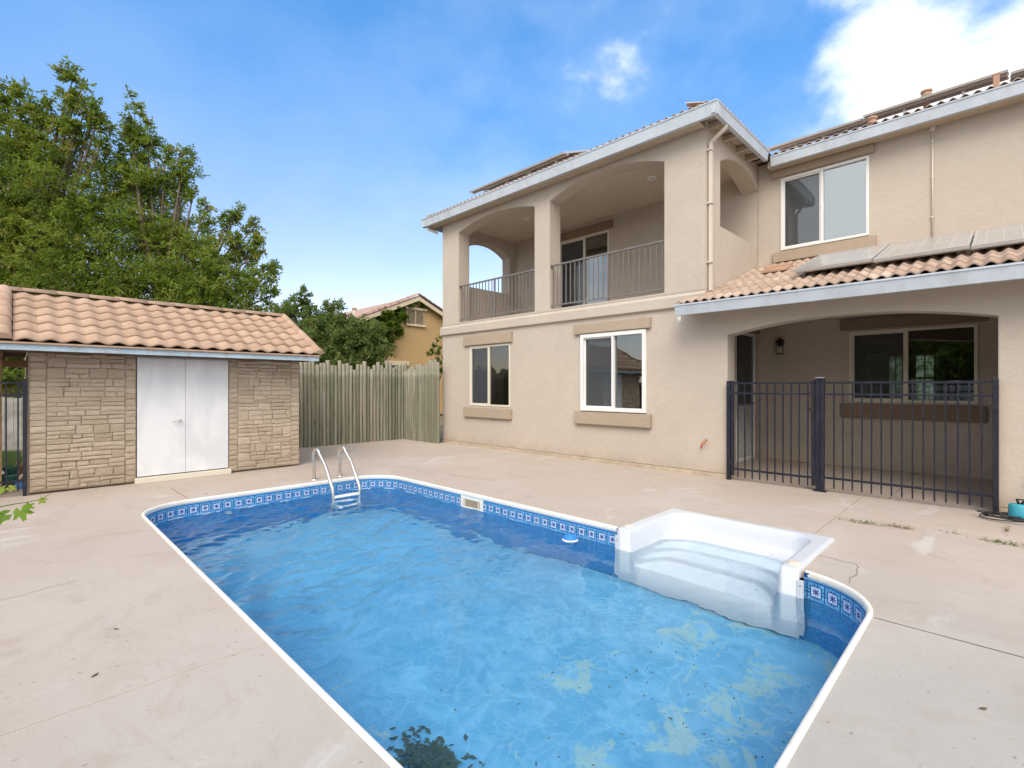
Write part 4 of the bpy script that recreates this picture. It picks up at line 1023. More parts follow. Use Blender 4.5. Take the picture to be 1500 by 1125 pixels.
# ------------------------------------------------------------------ porch lantern, tap
wl_ = thing('wall_lantern', (-3.24, 11.1, 2.3), 'black wall lantern with frosted panes between porch door and window', 'wall lamp')
lx, ly = -3.24, 11.0
MB().box(lx - .045, 11.07, 2.30, lx + .045, 11.098, 2.48).build('back_plate', 'black_plastic', wl_, bevel=.01)
MB().tube([(lx, 11.08, 2.44), (lx, 11.04, 2.50), (lx, ly, 2.50), (lx, ly, 2.46)], .012, 8).build('arm', 'black_plastic', wl_, smooth=True)
MB().lathe((lx, ly, 2.33), [(0, .16), (.03, .15), (.085, .09), (.09, .07), (.06, .068)], 4).build('hood', 'black_plastic', wl_)
MB().box(lx - .048, ly - .048, 2.185, lx + .048, ly + .048, 2.33).build('lamp_shade', 'lamp_glass', wl_)
cg = MB()
for dx in (-.052, .046):
    for dy in (-.052, .046): cg.box(lx + dx, ly + dy, 2.175, lx + dx + .008, ly + dy + .008, 2.40)
cg.box(lx - .055, ly - .055, 2.165, lx + .055, ly + .055, 2.184); cg.box(lx - .056, ly - .056, 2.33, lx + .056, ly + .056, 2.342)
for z in (2.29,): cg.box(lx - .0505, ly - .0535, z, lx + .0505, ly - .0495, z + .008); cg.box(lx - .0535, ly - .05, z, lx - .0495, ly + .05, z + .008)
cg.box(lx - .004, ly - .0535, 2.184, lx + .004, ly - .0495, 2.33); cg.build('cage', 'black_plastic', wl_)
tp = thing('garden_tap', (-3.56, 8.24, .6), 'small garden tap with orange handle on the wall left of the gate', 'tap')
MB().tube([(-3.56, 8.24, .61), (-3.56, 8.17, .61), (-3.57, 8.14, .57)], .014, 8).build('spout', 'brass', tp, smooth=True)
MB().tube([(-3.545, 8.16, .60), (-3.60, 8.13, .53), (-3.605, 8.13, .47)], [.014, .018, .012], 8).build('handle', 'orange_plastic', tp, smooth=True)

# ------------------------------------------------------------------ iron gate and fence
YG = 8.19
gt_ = thing('iron_gate', (-2.55, YG, 0), 'black iron gate with ten pickets, left of the double post', 'gate')
def post(x0, x1, z1, root, name='post', y=YG):
    return MB().box(x0, y - (x1 - x0) / 2, 0, x1, y + (x1 - x0) / 2, z1).build(name, 'iron', root, bevel=.004)
def bars(root, x0, x1, z_low, pk, zt=1.575):
    MB().box(x0, YG - .014, zt - .028, x1, YG + .014, zt).build('rail', 'iron', root, bevel=.002)
    MB().box(x0, YG - .014, 1.385, x1, YG + .014, 1.413).build('rail', 'iron', root, bevel=.002)
    MB().box(x0, YG - .014, z_low, x1, YG + .014, z_low + .03).build('rail', 'iron', root, bevel=.002)
    b0 = MB().box(-.0085, -.0085, .06, .0085, .0085, zt - .028).build('picket', 'iron', root)
    b0.location = (pk[0], YG, 0)
    copies(b0, [((x, YG, rnd.uniform(-.006, .004)), (rnd.uniform(-.002, .002), rnd.uniform(-.003, .003), 0), (1, 1, 1)) for x in pk[1:]])
MB().box(-3.135, YG - .02, .08, -3.09, YG + .02, 1.60).build('stile', 'iron', gt_, bevel=.003)
MB().box(-1.99, YG - .02, .07, -1.945, YG + .02, 1.60).build('stile', 'iron', gt_, bevel=.003)
bars(gt_, -3.09, -1.99, .17, [-3.03 + .11 * i for i in range(10)])
MB().box(-2.02, YG - .045, 1.16, -1.93, YG - .02, 1.20).box(-1.985, YG - .05, 1.10, -1.95, YG - .02, 1.32).build('latch', 'black_plastic', gt_, bevel=.004)
for z in (.25, 1.35): MB().box(-3.16, YG - .03, z, -3.11, YG - .018, z + .09).build('hinge', 'black_plastic', gt_)
fn = thing('iron_fence', (-1, YG, 0), 'black iron picket fence section right of the gate, before the porch window', 'fence')
post(-3.20, -3.142, 1.60, fn); post(-1.935, -1.885, 1.63, fn); post(-1.880, -1.825, 1.63, fn); post(-.098, -.044, 1.60, fn)
MB().box(-1.937, YG - .032, 1.631, -1.823, YG + .032, 1.640).build('post_cap', 'alu', fn)
MB().box(-1.96, YG - .06, 0.001, -1.80, YG + .06, .012).build('base_plate', 'iron', fn)
bars(fn, -1.825, -.098, .19, [-1.71 + .1086 * i for i in range(15)])

# pump, cord and pipe by the pier
pu = thing('cover_pump', (.12, 7.98, 0), 'small turquoise pump with black top beside the right porch pier', 'pump')
MB().lathe((.12, 7.98, 0), [(0, .03), (.085, .03), (.09, .05), (.088, .16), (.078, .18), (.0, .185)], 24).build('body', 'pump_blue', pu, smooth=True)
MB().lathe((.12, 7.98, 0), [(.095, 0), (.095, .03), (.08, .035)], 24).build('base', 'black_plastic', pu, smooth=True)
MB().tube([(.12, 7.98, .18), (.10, 7.97, .235), (.16, 7.98, .235), (.14, 7.98, .18)], .014, 8).build('handle', 'black_plastic', pu, smooth=True)
mb = MB(); P = []
for i in range(150):
    a = i * .25; rr = .17 + .06 * math.sin(i * .11) + .03 * math.sin(i * .37); P.append((.02 + rr * math.cos(a) * 1.1, 7.86 + rr * math.sin(a) * .75, .012 + .022 * abs(math.sin(i * .21)) + i * .0003))
mb.tube(P, .0055, 6)
o = mb.build('power_cord', 'black_plastic', smooth=True); tag(o, 'loose coil of black cord lying around the turquoise pump', 'cord')
o = MB().tube([(.30, 8.20, 0.0), (.30, 8.20, .42), (.22, 8.19, .45)], .05, 16).build('drain_pipe', 'white', smooth=True); tag(o, 'short white drain pipe standing against the right porch pier', 'pipe')

# ================================================================== SHED
shed = thing('shed', (-10.9, 2, 0), 'stone-faced pool shed with clay tile roof and white double doors', 'shed')
FX = -9.60                                            # backing wall face; stones stand proud of it
wall('front_wall', 'y', FX - .12, FX, .15, 3.87, 0.02, 2.06, [(1.35, 2.65, .0, 1.97, 0)], shed, 'mortar')
MB().box(-12.2, .15, .02, FX - .12, .27, 2.06).build('side_wall', 'mortar', shed)
MB().box(-12.2, 3.75, .02, FX - .12, 3.87, 2.06).build('side_wall', 'mortar', shed)
MB().box(-12.32, .15, .02, -12.2, 3.87, 2.06).build('back_wall', 'mortar', shed)
def gable(y): MB().prism([(-12.3, 2.06), (-9.6, 2.06), (-10.95, 2.72)], 'y', y, y + .1).build('gable', 'mortar', shed, fix=True)
gable(.16); gable(3.76)
MB().box(-9.72, 1.33, 0, -9.50, 2.67, .085).build('door_sill', 'cream', shed, bevel=.006)
def rough_stone(y0, y1, z0, z1, name='stone'):
    g_ = .0016; y0 += g_; y1 -= g_; z0 += g_; z1 -= g_; pr = rnd.uniform(.016, .030); b_ = min(.010, (z1 - z0) * .22); mb = MB()
    j = lambda s=.002: rnd.uniform(-s, s)
    xb = FX + .001
    o1 = [(xb, y0, z0), (xb, y1, z0), (xb, y1, z1), (xb, y0, z1)]
    o2 = [(FX + pr - b_ + j(), y0 + j(), z0 + j()), (FX + pr - b_ + j(), y1 + j(), z0 + j()), (FX + pr - b_ + j(), y1 + j(), z1 + j()), (FX + pr - b_ + j(), y0 + j(), z1 + j())]
    o3 = [(FX + pr + j(.006), y0 + b_, z0 + b_), (FX + pr + j(.006), y1 - b_, z0 + b_), (FX + pr + j(.006), y1 - b_, z1 - b_), (FX + pr + j(.006), y0 + b_, z1 - b_)]
    ym = (y0 + y1) / 2 + j(.02); zm = (z0 + z1) / 2; mb.v = o1 + o2 + o3 + [(FX + pr + .004 + j(.007), ym, zm)]
    for a in (0, 4):
        for i in range(4): mb.f.append((a + i, a + (i + 1) % 4, a + 4 + (i + 1) % 4, a + 4 + i))
    for i in range(4): mb.f.append((8 + i, 8 + (i + 1) % 4, 12))
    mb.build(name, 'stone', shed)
def quoin(y0, y1, n=22):
    z = .03; k = 0; hh = (2.04 - .03) / n
    zs = [.03 + hh * i + (rnd.uniform(-.012, .012) if 0 < i < n else 0) for i in range(n + 1)]
    for a, b_ in zip(zs, zs[1:]): e_ = rnd.uniform(0, .012); rough_stone(y0 + (e_ if y0 < 1 or y0 > 2.6 and y0 < 3 else 0), y1 - (0 if y0 < 3.5 else e_), a, b_)
quoin(.15, .335); quoin(1.215, 1.35); quoin(2.65, 2.79); quoin(3.71, 3.87)
def ashlar(y0, y1):
    z = .03
    while z < 2.03:
        h = rnd.uniform(.12, .17)
        if z + h > 1.93: h = 2.04 - z
        y = y0
        while y < y1 - 1e-3:
            w = rnd.uniform(.17, .38)
            if y + w > y1 - .12: w = y1 - y
            t = rnd.random()
            if t < .34:
                s = h * rnd.uniform(.38, .62); rough_stone(y, y + w, z, z + s); rough_stone(y, y + w, z + s, z + h)
            elif t < .62 and w > .24:
                s = h * rnd.uniform(.4, .6); q = w * rnd.uniform(.35, .65); rough_stone(y, y + w, z, z + s); rough_stone(y, y + q, z + s, z + h); rough_stone(y + q, y + w, z + s, z + h)
            elif t < .85 and w > .22:
                s = h * rnd.uniform(.4, .6); q = w * rnd.uniform(.35, .65); rough_stone(y, y + q, z, z + s); rough_stone(y + q, y + w, z, z + s); rough_stone(y, y + w, z + s, z + h)
            elif w < .26: rough_stone(y, y + w, z, z + h)
            else:
                s = h * .5; q = w * rnd.uniform(.6, .75); rough_stone(y, y + q, z, z + s); rough_stone(y, y + q, z + s, z + h); rough_stone(y + q, y + w, z, z + h)
            y += w
        z += h
ashlar(.335, 1.215); ashlar(2.79, 3.71)
# doors
for (a, b_) in ((1.362, 1.996), (2.004, 2.638)):
    dr = MB().box(FX - .012, a, .10, FX + .028, b_, 1.955).build('door', 'door', shed, bevel=.004)
    if a < 1.5:
        MB().lathe((0, 0, 0), [(.022, 0)], 6)
        MB().tube([(FX + .02, 1.93, .95), (FX + .075, 1.93, .95), (FX + .08, 1.915, .95), (FX + .078, 1.82, .945)], .010, 8).build('handle', 'alu', dr, smooth=True)
        MB().tube([(FX + .028, 1.93, .95), (FX + .036, 1.93, .95)], .026, 16).build('rose', 'alu', dr)
MB().box(FX - .02, 1.352, 1.958, FX + .02, 2.648, 1.972).build('door_head', 'alu', shed)
MB().box(FX - .01, 1.985, .10, FX + .034, 2.0, 1.95).build('astragal', 'door', shed, bevel=.002)
# roof
RY0, RY1 = -.20, 4.06; RE = Vector((-9.16, 0, 2.085)); RR = Vector((-10.93, 0, 2.94))
ss_ = (RR - RE); Ls = ss_.length; us_ = ss_.normalized(); nsh = Vector((-us_.z * -1, 0, -us_.x)).normalized()
if nsh.z < 0: nsh = -nsh
mb = MB()
mb.prism([(-9.18, 2.055), (-10.93, 2.895), (-10.93, 2.915), (-9.16, 2.075)], 'y', RY0 + .03, RY1 - .03)
mb.prism([(-12.70, 2.055), (-12.72, 2.075), (-10.932, 2.915), (-10.932, 2.895)], 'y', RY0 + .03, RY1 - .03)
sr = mb.build('roof', 'timber_dark', shed, fix=True)
MB().box(-9.17, RY0 + .0, 1.985, -9.13, RY1 - .005, 2.065).build('fascia', 'shed_fascia', shed, bevel=.003)
MB().box(-9.165, RY0, 2.066, -9.10, RY1, 2.092).build('drip_edge', 'shed_tile', shed, bevel=.004)
MB().box(-9.56, .15, 1.975, -9.171, 3.9, 1.99).build('soffit', 'timber_dark', shed)
st_t = s_tile(.2415, .37, 1, .037, 12, .020)
# crest in mid tile: shift so that crests fall at y = .07 + k*.2415
Yv = Vector((0, 1, 0))
tile_field(sr, st_t, 'shed_tile', (-9.13, .0, 2.098), Yv, us_, nsh, .2415, Ls / 6.05, 6, 17, jitter=.003, tl=3.6)
lay_caps(sr, 'ridge_cap', 'shed_tile', (-10.93, RY1 + .04, 2.985), (-10.93, RY0 - .35, 2.985), .40, .095)
for yy in (RY1 + .01, RY0 + .10):
    lay_caps(sr, 'rake_cap', 'shed_tile', Vector((-9.12, yy, 2.125)), Vector((-10.98, yy, 2.125 + 1.86 * ss_.z / abs(ss_.x))), .33, .085 if yy > 1 else .10)
MB().box(-9.2, RY1 - .035, 1.98, -10.9, RY1 - .01, 2.07) 
# lean-to timbers at the left end
MB().box(-10.6, -1.4, 1.80, -10.52, .145, 1.90).build('beam', 'timber', shed); MB().box(-11.4, -1.4, 1.98, -9.2, .14, 2.0).build('lining_board', 'timber_dark', shed)
for y in (-.12, -.62): MB().box(-12.2, y - .03, 1.90, -9.3, y + .03, 1.978).build('rafter', 'timber_dark', shed)
MB().box(-10.0, -.18, 0, -9.93, -.11, 1.9).build('post', 'timber', shed)

# left black fence in line with the shed front
lf = thing('iron_fence', (-9.6, -.4, 0), 'black iron picket fence running left from the shed corner', 'fence')
XG = -9.58
MB().box(XG - .022, .095, 0, XG + .022, .138, 1.62).build('post', 'iron', lf, bevel=.003)
for z in (1.545, 1.375, .20): MB().box(XG - .013, -1.6, z, XG + .013, .095, z + .028).build('rail', 'iron', lf)
b0 = MB().box(-.009, -.009, .08, .009, .009, 1.545).build('picket', 'iron', lf); b0.location = (XG, .05 - .0, 0)
copies(b0, [((XG, .05 - .115 * i, 0), (0, 0, 0), (1, 1, 1)) for i in range(1, 14)])
# things behind it
def pot(x, y, z, r, h, m, label, cat='pot'):
    t = thing(cat, (x, y, z), label, cat)
    MB().lathe((x, y, z), [(0, 0), (r * .8, 0), (r, h * .9), (r * 1.08, h * .9), (r * 1.08, h), (r * .9, h)], 20).build('body', m, t, smooth=True); return t
pot(-10.45, -.045, -.06, .10, .27, 'teal_pot', 'small teal pot standing behind the left iron fence')
pot(-10.50, -.02, .215, .085, .10, 'teal_pot', 'shallow teal pot stacked on the pot behind the left fence')
o = MB().lathe((-10.35, .08, -.06), [(0, .0), (.07, 0), (.075, .13), (.05, .16), (0, .16)], 18).build('bucket', 'blue_lid', smooth=True); tag(o, 'low blue tub behind the left iron fence by the shed corner', 'tub')
o = MB().box(-10.6, -.52, -.06, -10.2, -.13, .52).build('storage_box', 'grey_plastic', bevel=.02); tag(o, 'dark grey storage box behind the left iron fence', 'box')
mb = MB()
for k in range(12):
    a = rnd.uniform(-.1, .12); mb.tube([(-10.3 + rnd.uniform(-.3, .1), a - .12, -.05), (-10.45, a + .02, .12 + rnd.uniform(0, .1)), (-10.6, a + .15, .3 + rnd.uniform(-.1, .15))], .010, 5)
tag(mb.build('branch_pile', 'tan_branch'), 'heap of cut tan branches against the shed corner behind the fence', 'branches', kind='stuff')
pf = thing('plank_fence', (-16.9, -1, 0), 'grey upright plank fence across the grass behind the left iron fence', 'fence')
b0 = MB().box(0, 0, 0, .02, .14, 1.28).build('plank', 'plank', pf); b0.location = (-16.9, -3.2, 0)
copies(b0, [((-16.9, -3.2 + .146 * i, rnd.uniform(-.05, .02)), (0, 0, 0), (1, 1, 1)) for i in range(1, 32)])
# lawn strip
def blades(n, x0, x1, y0, y1, zbase, h):
    rs = np.random.RandomState(3); x = rs.uniform(x0, x1, n); y = rs.uniform(y0, y1, n); a = rs.uniform(0, 6.28, n); hh = h * rs.uniform(.5, 1.2, n); lx = rs.uniform(-.03, .03, n); ly = rs.uniform(-.03, .03, n); w = .006
    v = np.zeros((n, 3, 3)); v[:, 0] = np.stack([x - w * np.cos(a), y - w * np.sin(a), np.full(n, zbase)], 1); v[:, 1] = np.stack([x + w * np.cos(a), y + w * np.sin(a), np.full(n, zbase)], 1); v[:, 2] = np.stack([x + lx, y + ly, zbase + hh], 1)
    return v.reshape(-1, 3)
def tri_mesh(name, v, k):
    n = len(v) // k; me = bpy.data.meshes.new(name); me.vertices.add(len(v)); me.vertices.foreach_set('co', v.astype(np.float32).ravel())
    me.loops.add(n * k); me.loops.foreach_set('vertex_index', np.arange(n * k, dtype=np.int32)); me.polygons.add(n); me.polygons.foreach_set('loop_start', np.arange(0, n * k, k, dtype=np.int32)); me.polygons.foreach_set('loop_total', np.full(n, k, dtype=np.int32)); me.update(); return me
tag(addo('lawn_grass', tri_mesh('grass', blades(22000, -16.8, -10.9, -2.2, .14, -.07, .09), 3), 'grass'), 'short green lawn behind the left iron fence', 'grass', kind='stuff')

# ================================================================== LOG FENCE
lg = thing('log_fence', (-12.3, 6.5, 0), 'tall fence of weathered green round logs between shed and house', 'fence')
def log_mesh(r, seed):
    q = random.Random(seed); mb = MB(); n = 10; ks = 5
    for i in range(ks + 1):
        rr = r * (1 + q.uniform(-.05, .05)); ox, oy = q.uniform(-.004, .004), q.uniform(-.004, .004)
        for j in range(n): a = 2 * math.pi * j / n; mb.v.append((ox + rr * math.cos(a) * (1 + q.uniform(-.04, .04)), oy + rr * math.sin(a), i / ks))
    for i in range(ks):
        for j in range(n): mb.f.append((i * n + j, i * n + (j + 1) % n, (i + 1) * n + (j + 1) % n, (i + 1) * n + j))
    mb.f.append(tuple(ks * n + j for j in range(n)))
    me = mb.mesh('log'); me.materials.append(M['log'])
    for p in me.polygons: p.use_smooth = len(p.vertices) == 4
    return me
LM = [log_mesh(.047, s) for s in range(6)]
def add_log(x, y, h, s):
    o = bpy.data.objects.new('log', LM[rnd.randrange(6)]); C.objects.link(o); o.parent = lg; o.matrix_parent_inverse = parent_inv(lg)
    o.location = (x, y, -.02); o.rotation_euler = (rnd.uniform(-.006, .006), rnd.uniform(-.006, .006), rnd.uniform(0, 6)); o.scale = (s, s, h)
y = 3.3
while y < 7.99:
    s = rnd.uniform(.82, 1.22); y += .047 * s
    add_log(-12.34 + rnd.uniform(-.008, .008), y, rnd.choice((2.00, 2.06, 2.10, 2.14, 2.22)) + rnd.uniform(-.03, .03) + (.06 if 4.9 < y < 6.3 else 0), s); y += .047 * s + .004
x = -12.30
while x < -10.64:
    s = rnd.uniform(.80, 1.15); x += .047 * s
    add_log(x, 7.97 + rnd.uniform(-.008, .008), 2.02 + .15 * max(0, (x + 12.0)) + rnd.uniform(-.06, .08), s); x += .047 * s + .004
bo = MB()
for z in (.5, 1.6): bo.box(-12.46, 3.2, z, -12.39, 7.9, z + .09); bo.box(-12.3, 8.03, z, -10.9, 8.10, z + .09)
bo.build('back_rail', 'timber', lg)

# ================================================================== NEIGHBOUR'S HOUSE
nb = thing('neighbour_house', (-25, 14.5, 0), 'mustard stucco house with tiled gable and louvred vent beyond the log fence', 'house')
NX = -22.0
def gz(y): return 6.18 - abs(y - 14.96) * .437
mb = MB(); mb.prism([(9.5, 0), (19.6, 0), (19.6, gz(19.6) - .02), (14.96, gz(14.96) - .02), (9.5, gz(9.5) - .02)], 'x', NX - 9, NX); mb.build('wall', 'far_wall', nb, fix=True)
for (a, b_) in ((9.1, 14.96), (14.96, 20.0)):
    za, zb_ = gz(a), gz(b_)
    MB().prism([(a, za - .02), (b_, zb_ - .02), (b_, zb_ + .10), (a, za + .10)], 'x', NX - 9.3, NX + .28).build('roof', 'far_tile', nb, fix=True)
    MB().prism([(a, za - .16), (b_, zb_ - .16), (b_, zb_ + .03), (a, za + .03)], 'x', NX + .29, NX + .33).build('rake_board', 'far_trim', nb, fix=True)
for sgn in (-1, 1):
    a = Vector((NX + .24, 14.96 + sgn * 5.0, gz(14.96 + 5) + .15)); b_ = Vector((NX + .24, 14.96 + sgn * .02, gz(14.96) + .15)); lay_caps(nb, 'rake_tile', 'far_tile', a, b_, .36, .13)
MB().prism([(NX + .34, 1), (NX, 1)], 'x', 0, 0)
vt = yy = None
v0, v1, w0, w1 = 14.40, 15.46, 4.80, 5.56
vv = MB().box(NX, v0, w0, NX + .03, v1, w1).build('gable_vent', 'far_trim', nb)
MB().box(NX + .03, v0 - .14, w1 - .02, NX + .12, v1 + .16, w1 + .12).build('vent_header', 'far_trim', vv, bevel=.02)
MB().box(NX + .03, v0 - .08, w0 - .12, NX + .12, v1 + .08, w0).build('vent_sill', 'far_trim', vv, bevel=.02)
for (a, b_) in ((v0 + .04, (v0 + v1) / 2 - .04), ((v0 + v1) / 2 + .04, v1 - .04)):
    MB().box(NX + .031, a, w0 + .02, NX + .034, b_, w1 - .04).build('vent_recess', 'timber_dark', vv)
    for k in range(11): z = w0 + .05 + k * .061; MB().prism([(NX + .04, z + .022), (NX + .045, z + .028), (NX + .085, z + .008), (NX + .08, z)], 'y', a, b_).build('louvre', 'far_trim', vv, fix=True)
nw = MB().box(NX, 12.35, 1.6, NX + .03, 14.3, 2.6).build('window', 'grey_plastic', nb); MB().box(NX + .001, 12.2, 2.6, NX + .10, 14.5, 2.83).build('window_header', 'far_trim', nw, bevel=.02)
ct = thing('flue_pipe', (-23.2, 12.1, 4.5), 'thin pale flue pipe standing left of the mustard gable roof', 'flue pipe')
MB().lathe((-23.2, 12.1, 4.5), [(.09, 0), (.09, .90)], 14).build('pipe', 'downspout', ct, smooth=True); MB().lathe((-23.2, 12.1, 5.40), [(.13, 0), (.13, .09), (0, .10)], 14).build('cap', 'far_tile', ct, smooth=True)

# ================================================================== TREES
def foliage(lobes, seed, per, leaf=(.11, .036), n_leaf=9, twig=.42, droop=.35, up=.25, shell=.55, mask=None):
    """leaflets set in pairs along twigs; lobes (x,y,z,r,rz)"""
    rs = np.random.RandomState(seed); V_, T_ = [], []
    for (x, y, z, r, rz) in lobes:
        sc_ = min(1.0, .30 + r * .62)
        m = int(per * (r * r * .55 + r * r * r * .45) ** .9 * (rz / r) ** .7) + 14
        K = 8; m = max(2, m // K) * K; mc = m // K
        d = rs.normal(size=(mc, 3)); d /= np.linalg.norm(d, axis=1)[:, None]; d = np.repeat(d, K, 0)
        rad = np.repeat((rs.uniform(0, 1, mc) ** shell) * (1 + .25 * rs.normal(size=mc)).clip(.5, 1.45), K)
        c = d * rad[:, None] * np.array([r, r, rz]) + np.array([x, y, z]) + rs.normal(size=(m, 3)) * twig * .42 * sc_
        g = d * .8 + np.repeat(rs.normal(size=(mc, 3)) * .45, K, 0) + rs.normal(size=(m, 3)) * .35; g[:, 2] += up; g /= np.linalg.norm(g, axis=1)[:, None]
        tone = (np.repeat(rs.uniform(0, 1, mc) ** 1.3, K) + rs.normal(size=m) * .1).clip(0, 1)
        side = np.cross(g, rs.normal(size=(m, 3))); side /= np.linalg.norm(side, axis=1)[:, None]
        tl = twig * sc_ * rs.uniform(.6, 1.2, m)
        for k in range(n_leaf):
            t = (k // 2 + 1) / (n_leaf // 2 + 1); sg = 1 if k % 2 else -1
            if k == n_leaf - 1: sg = 0; t = 1.0
            base = c + g * (tl * t)[:, None]; base[:, 2] -= droop * tl * t * t
            ld = side * sg + g * (.55 if sg else 1.3) + rs.normal(size=(m, 3)) * .28; ld[:, 2] -= .28; ld /= np.linalg.norm(ld, axis=1)[:, None]
            nn = np.cross(ld, rs.normal(size=(m, 3)) * .6 + np.array([0, 0, 1.0])); nn /= (np.linalg.norm(nn, axis=1)[:, None] + 1e-6)
            L = leaf[0] * rs.uniform(.7, 1.25, m); w = leaf[1] * rs.uniform(.8, 1.2, m)
            q = np.stack([base, base + ld * (L * .45)[:, None] + nn * w[:, None] * .5, base + ld * L[:, None], base + ld * (L * .45)[:, None] - nn * w[:, None] * .5], 1)
            V_.append(q); T_.append((tone + rs.normal(size=m) * .06).clip(0, 1))
    V_ = np.concatenate(V_).reshape(-1, 3); T_ = np.concatenate(T_)
    me = tri_mesh('leaves', V_, 4); at = me.attributes.new('tone', 'FLOAT', 'FACE'); at.data.foreach_set('value', T_.astype(np.float32)); return me
def tree(name, base, lobes, seed, per, mat, label, trunk_r=.2, cat='tree', fork=2.2, **k):
    t = thing(name, base, label, cat); q = random.Random(seed)
    mb = MB(); top = Vector((base[0], base[1], fork)); B = Vector(base)
    mb.tube([B, B.lerp(top, .5) + Vector((q.uniform(-.1, .1), q.uniform(-.1, .1), 0)), top], [trunk_r * 1.25, trunk_r, trunk_r * .9], 10)
    for (x, y, z, r, rz) in lobes:
        e = Vector((x, y, z + rz * .35)); m = top.lerp(e, .5) + Vector((q.uniform(-.3, .3), q.uniform(-.3, .3), .25 * r))
        mb.tube([top, top.lerp(m, .5) + Vector((q.uniform(-.1, .1), q.uniform(-.1, .1), 0)), m, m.lerp(e, .6), e], [trunk_r * .5, trunk_r * .38, trunk_r * .26, trunk_r * .15, trunk_r * .05], 6)
        for i in range(7):
            d = Vector((q.gauss(0, 1), q.gauss(0, 1), q.gauss(.3, 1))).normalized(); f = m.lerp(e, q.uniform(.2, .9))
            mb.tube([f, f + d * r * .45, f + d * r * .85 + Vector((0, 0, .1 * r))], [trunk_r * .09, trunk_r * .06, trunk_r * .02], 4)
    mb.build('trunk', 'bark', t, smooth=True)
    addo('crown', foliage(lobes, seed, per, **k), mat, t); return t
TREE_A = [(-25.44, -1.3, 9.63, 1.5, 1.5), (-24.11, 0.02, 9.86, 1.0, 1.0), (-24.77, -0.64, 7.75, 1.7, 1.7), (-23.44, 0.68, 8.22, 1.3, 1.3), (-23.94, 0.18, 6.11, 1.7, 1.7), (-25.27, -1.14, 5.41, 1.8, 1.8), (-23.35, 1.19, 9.77, 0.85, 0.85), (-22.45, 1.67, 7.75, 1.2, 1.2), (-21.87, 1.54, 5.75, 1.4, 1.4), (-22.75, 0.66, 4.39, 1.5, 1.5), (-21.2, 1.92, 4.35, 1.2, 1.2), (-24.44, -0.31, 4.12, 1.5, 1.5), (-24.27, -0.15, 11.26, 0.35, 1.0), (-22.96, 1.44, 11.5, 0.35, 1.1), (-23.44, 0.68, 11.03, 0.3, 0.7), (-22.37, 2.02, 11.02, 0.3, 0.7), (-23.94, 0.18, 10.8, 0.4, 0.8), (-22.71, 1.69, 10.19, 0.6, 0.9), (-25.0, -1.0, 3.2, 1.6, 1.6), (-22.8, -.6, 2.8, 1.2, 1.2)]
TREE_B = [(-22.27, 3.25, 8.86, 1.0, 1.0), (-22.03, 2.92, 7.0, 1.3, 1.3), (-21.66, 3.86, 7.38, 1.1, 1.1), (-20.8, 4.01, 5.77, 1.2, 1.2), (-21.37, 3.02, 4.98, 1.4, 1.4), (-20.78, 4.74, 7.13, 0.75, 0.75), (-19.97, 4.97, 6.03, 1.0, 1.0), (-19.81, 5.7, 6.7, 0.45, 0.45), (-19.4, 5.25, 4.9, 1.05, 1.05), (-18.94, 6.0, 5.4, 0.5, 0.5), (-19.79, 4.31, 4.47, 1.2, 1.2), (-18.55, 6.1, 4.54, 0.6, 0.6), (-22.41, 3.11, 11.1, 0.28, 1.0), (-22.1, 3.43, 10.48, 0.35, 0.9), (-22.36, 3.16, 9.98, 0.6, 0.9), (-22.4, 3.1, 10.6, 0.35, 0.5), (-21.27, 4.25, 9.73, 0.5, 0.6), (-21.09, 4.42, 8.86, 0.4, 0.7), (-21.74, 3.78, 8.86, 0.8, 0.9), (-19.72, 5.78, 7.82, 0.22, 0.45), (-19.23, 6.27, 7.38, 0.22, 0.35), (-18.93, 6.57, 5.94, 0.3, 0.3), (-19.33, 6.17, 6.43, 0.4, 0.4), (-22.72, 2.52, 9.27, 0.7, 0.9)]
TREE_C = [(-15.26, 5.98, 3.5, 0.55, 0.55), (-14.67, 6.57, 3.3, 0.6, 0.6), (-14.77, 6.19, 2.87, 0.6, 0.6), (-14.23, 7.0, 2.88, 0.6, 0.6), (-14.14, 6.53, 2.55, 0.6, 0.6), (-13.87, 7.37, 2.78, 0.6, 0.6), (-13.83, 7.69, 3.11, 0.5, 0.5), (-15.24, 6.29, 4.05, 0.3, 0.5), (-14.57, 6.95, 3.91, 0.2, 0.3), (-14.72, 6.8, 3.64, 0.35, 0.35), (-14.09, 7.15, 3.3, 0.45, 0.45), (-15.79, 5.88, 3.86, 0.3, 0.3), (-13.32, 7.63, 2.46, 0.4, 0.4), (-15.91, 5.62, 3.32, 0.5, 0.5), (-13.69, 6.84, 2.14, 0.5, 0.5), (-14.61, 5.93, 2.14, 0.6, 0.6)]
SH_A = [(-24.38, -0.11, 11.49, 0.16, 0.42), (-24.12, 0.15, 11.72, 0.16, 0.42), (-23.78, 0.48, 10.9, 0.16, 0.42), (-23.33, 0.93, 10.9, 0.16, 0.42), (-23.08, 1.18, 10.54, 0.16, 0.42), (-22.81, 1.45, 11.96, 0.16, 0.42), (-22.7, 1.56, 11.37, 0.16, 0.42), (-22.44, 1.81, 11.13, 0.16, 0.42), (-23.55, 0.72, 10.07, 0.16, 0.42), (-22.14, 2.11, 10.78, 0.16, 0.42), (-22.08, 2.18, 9.84, 0.16, 0.42), (-24.0, 0.27, 10.43, 0.16, 0.42)]
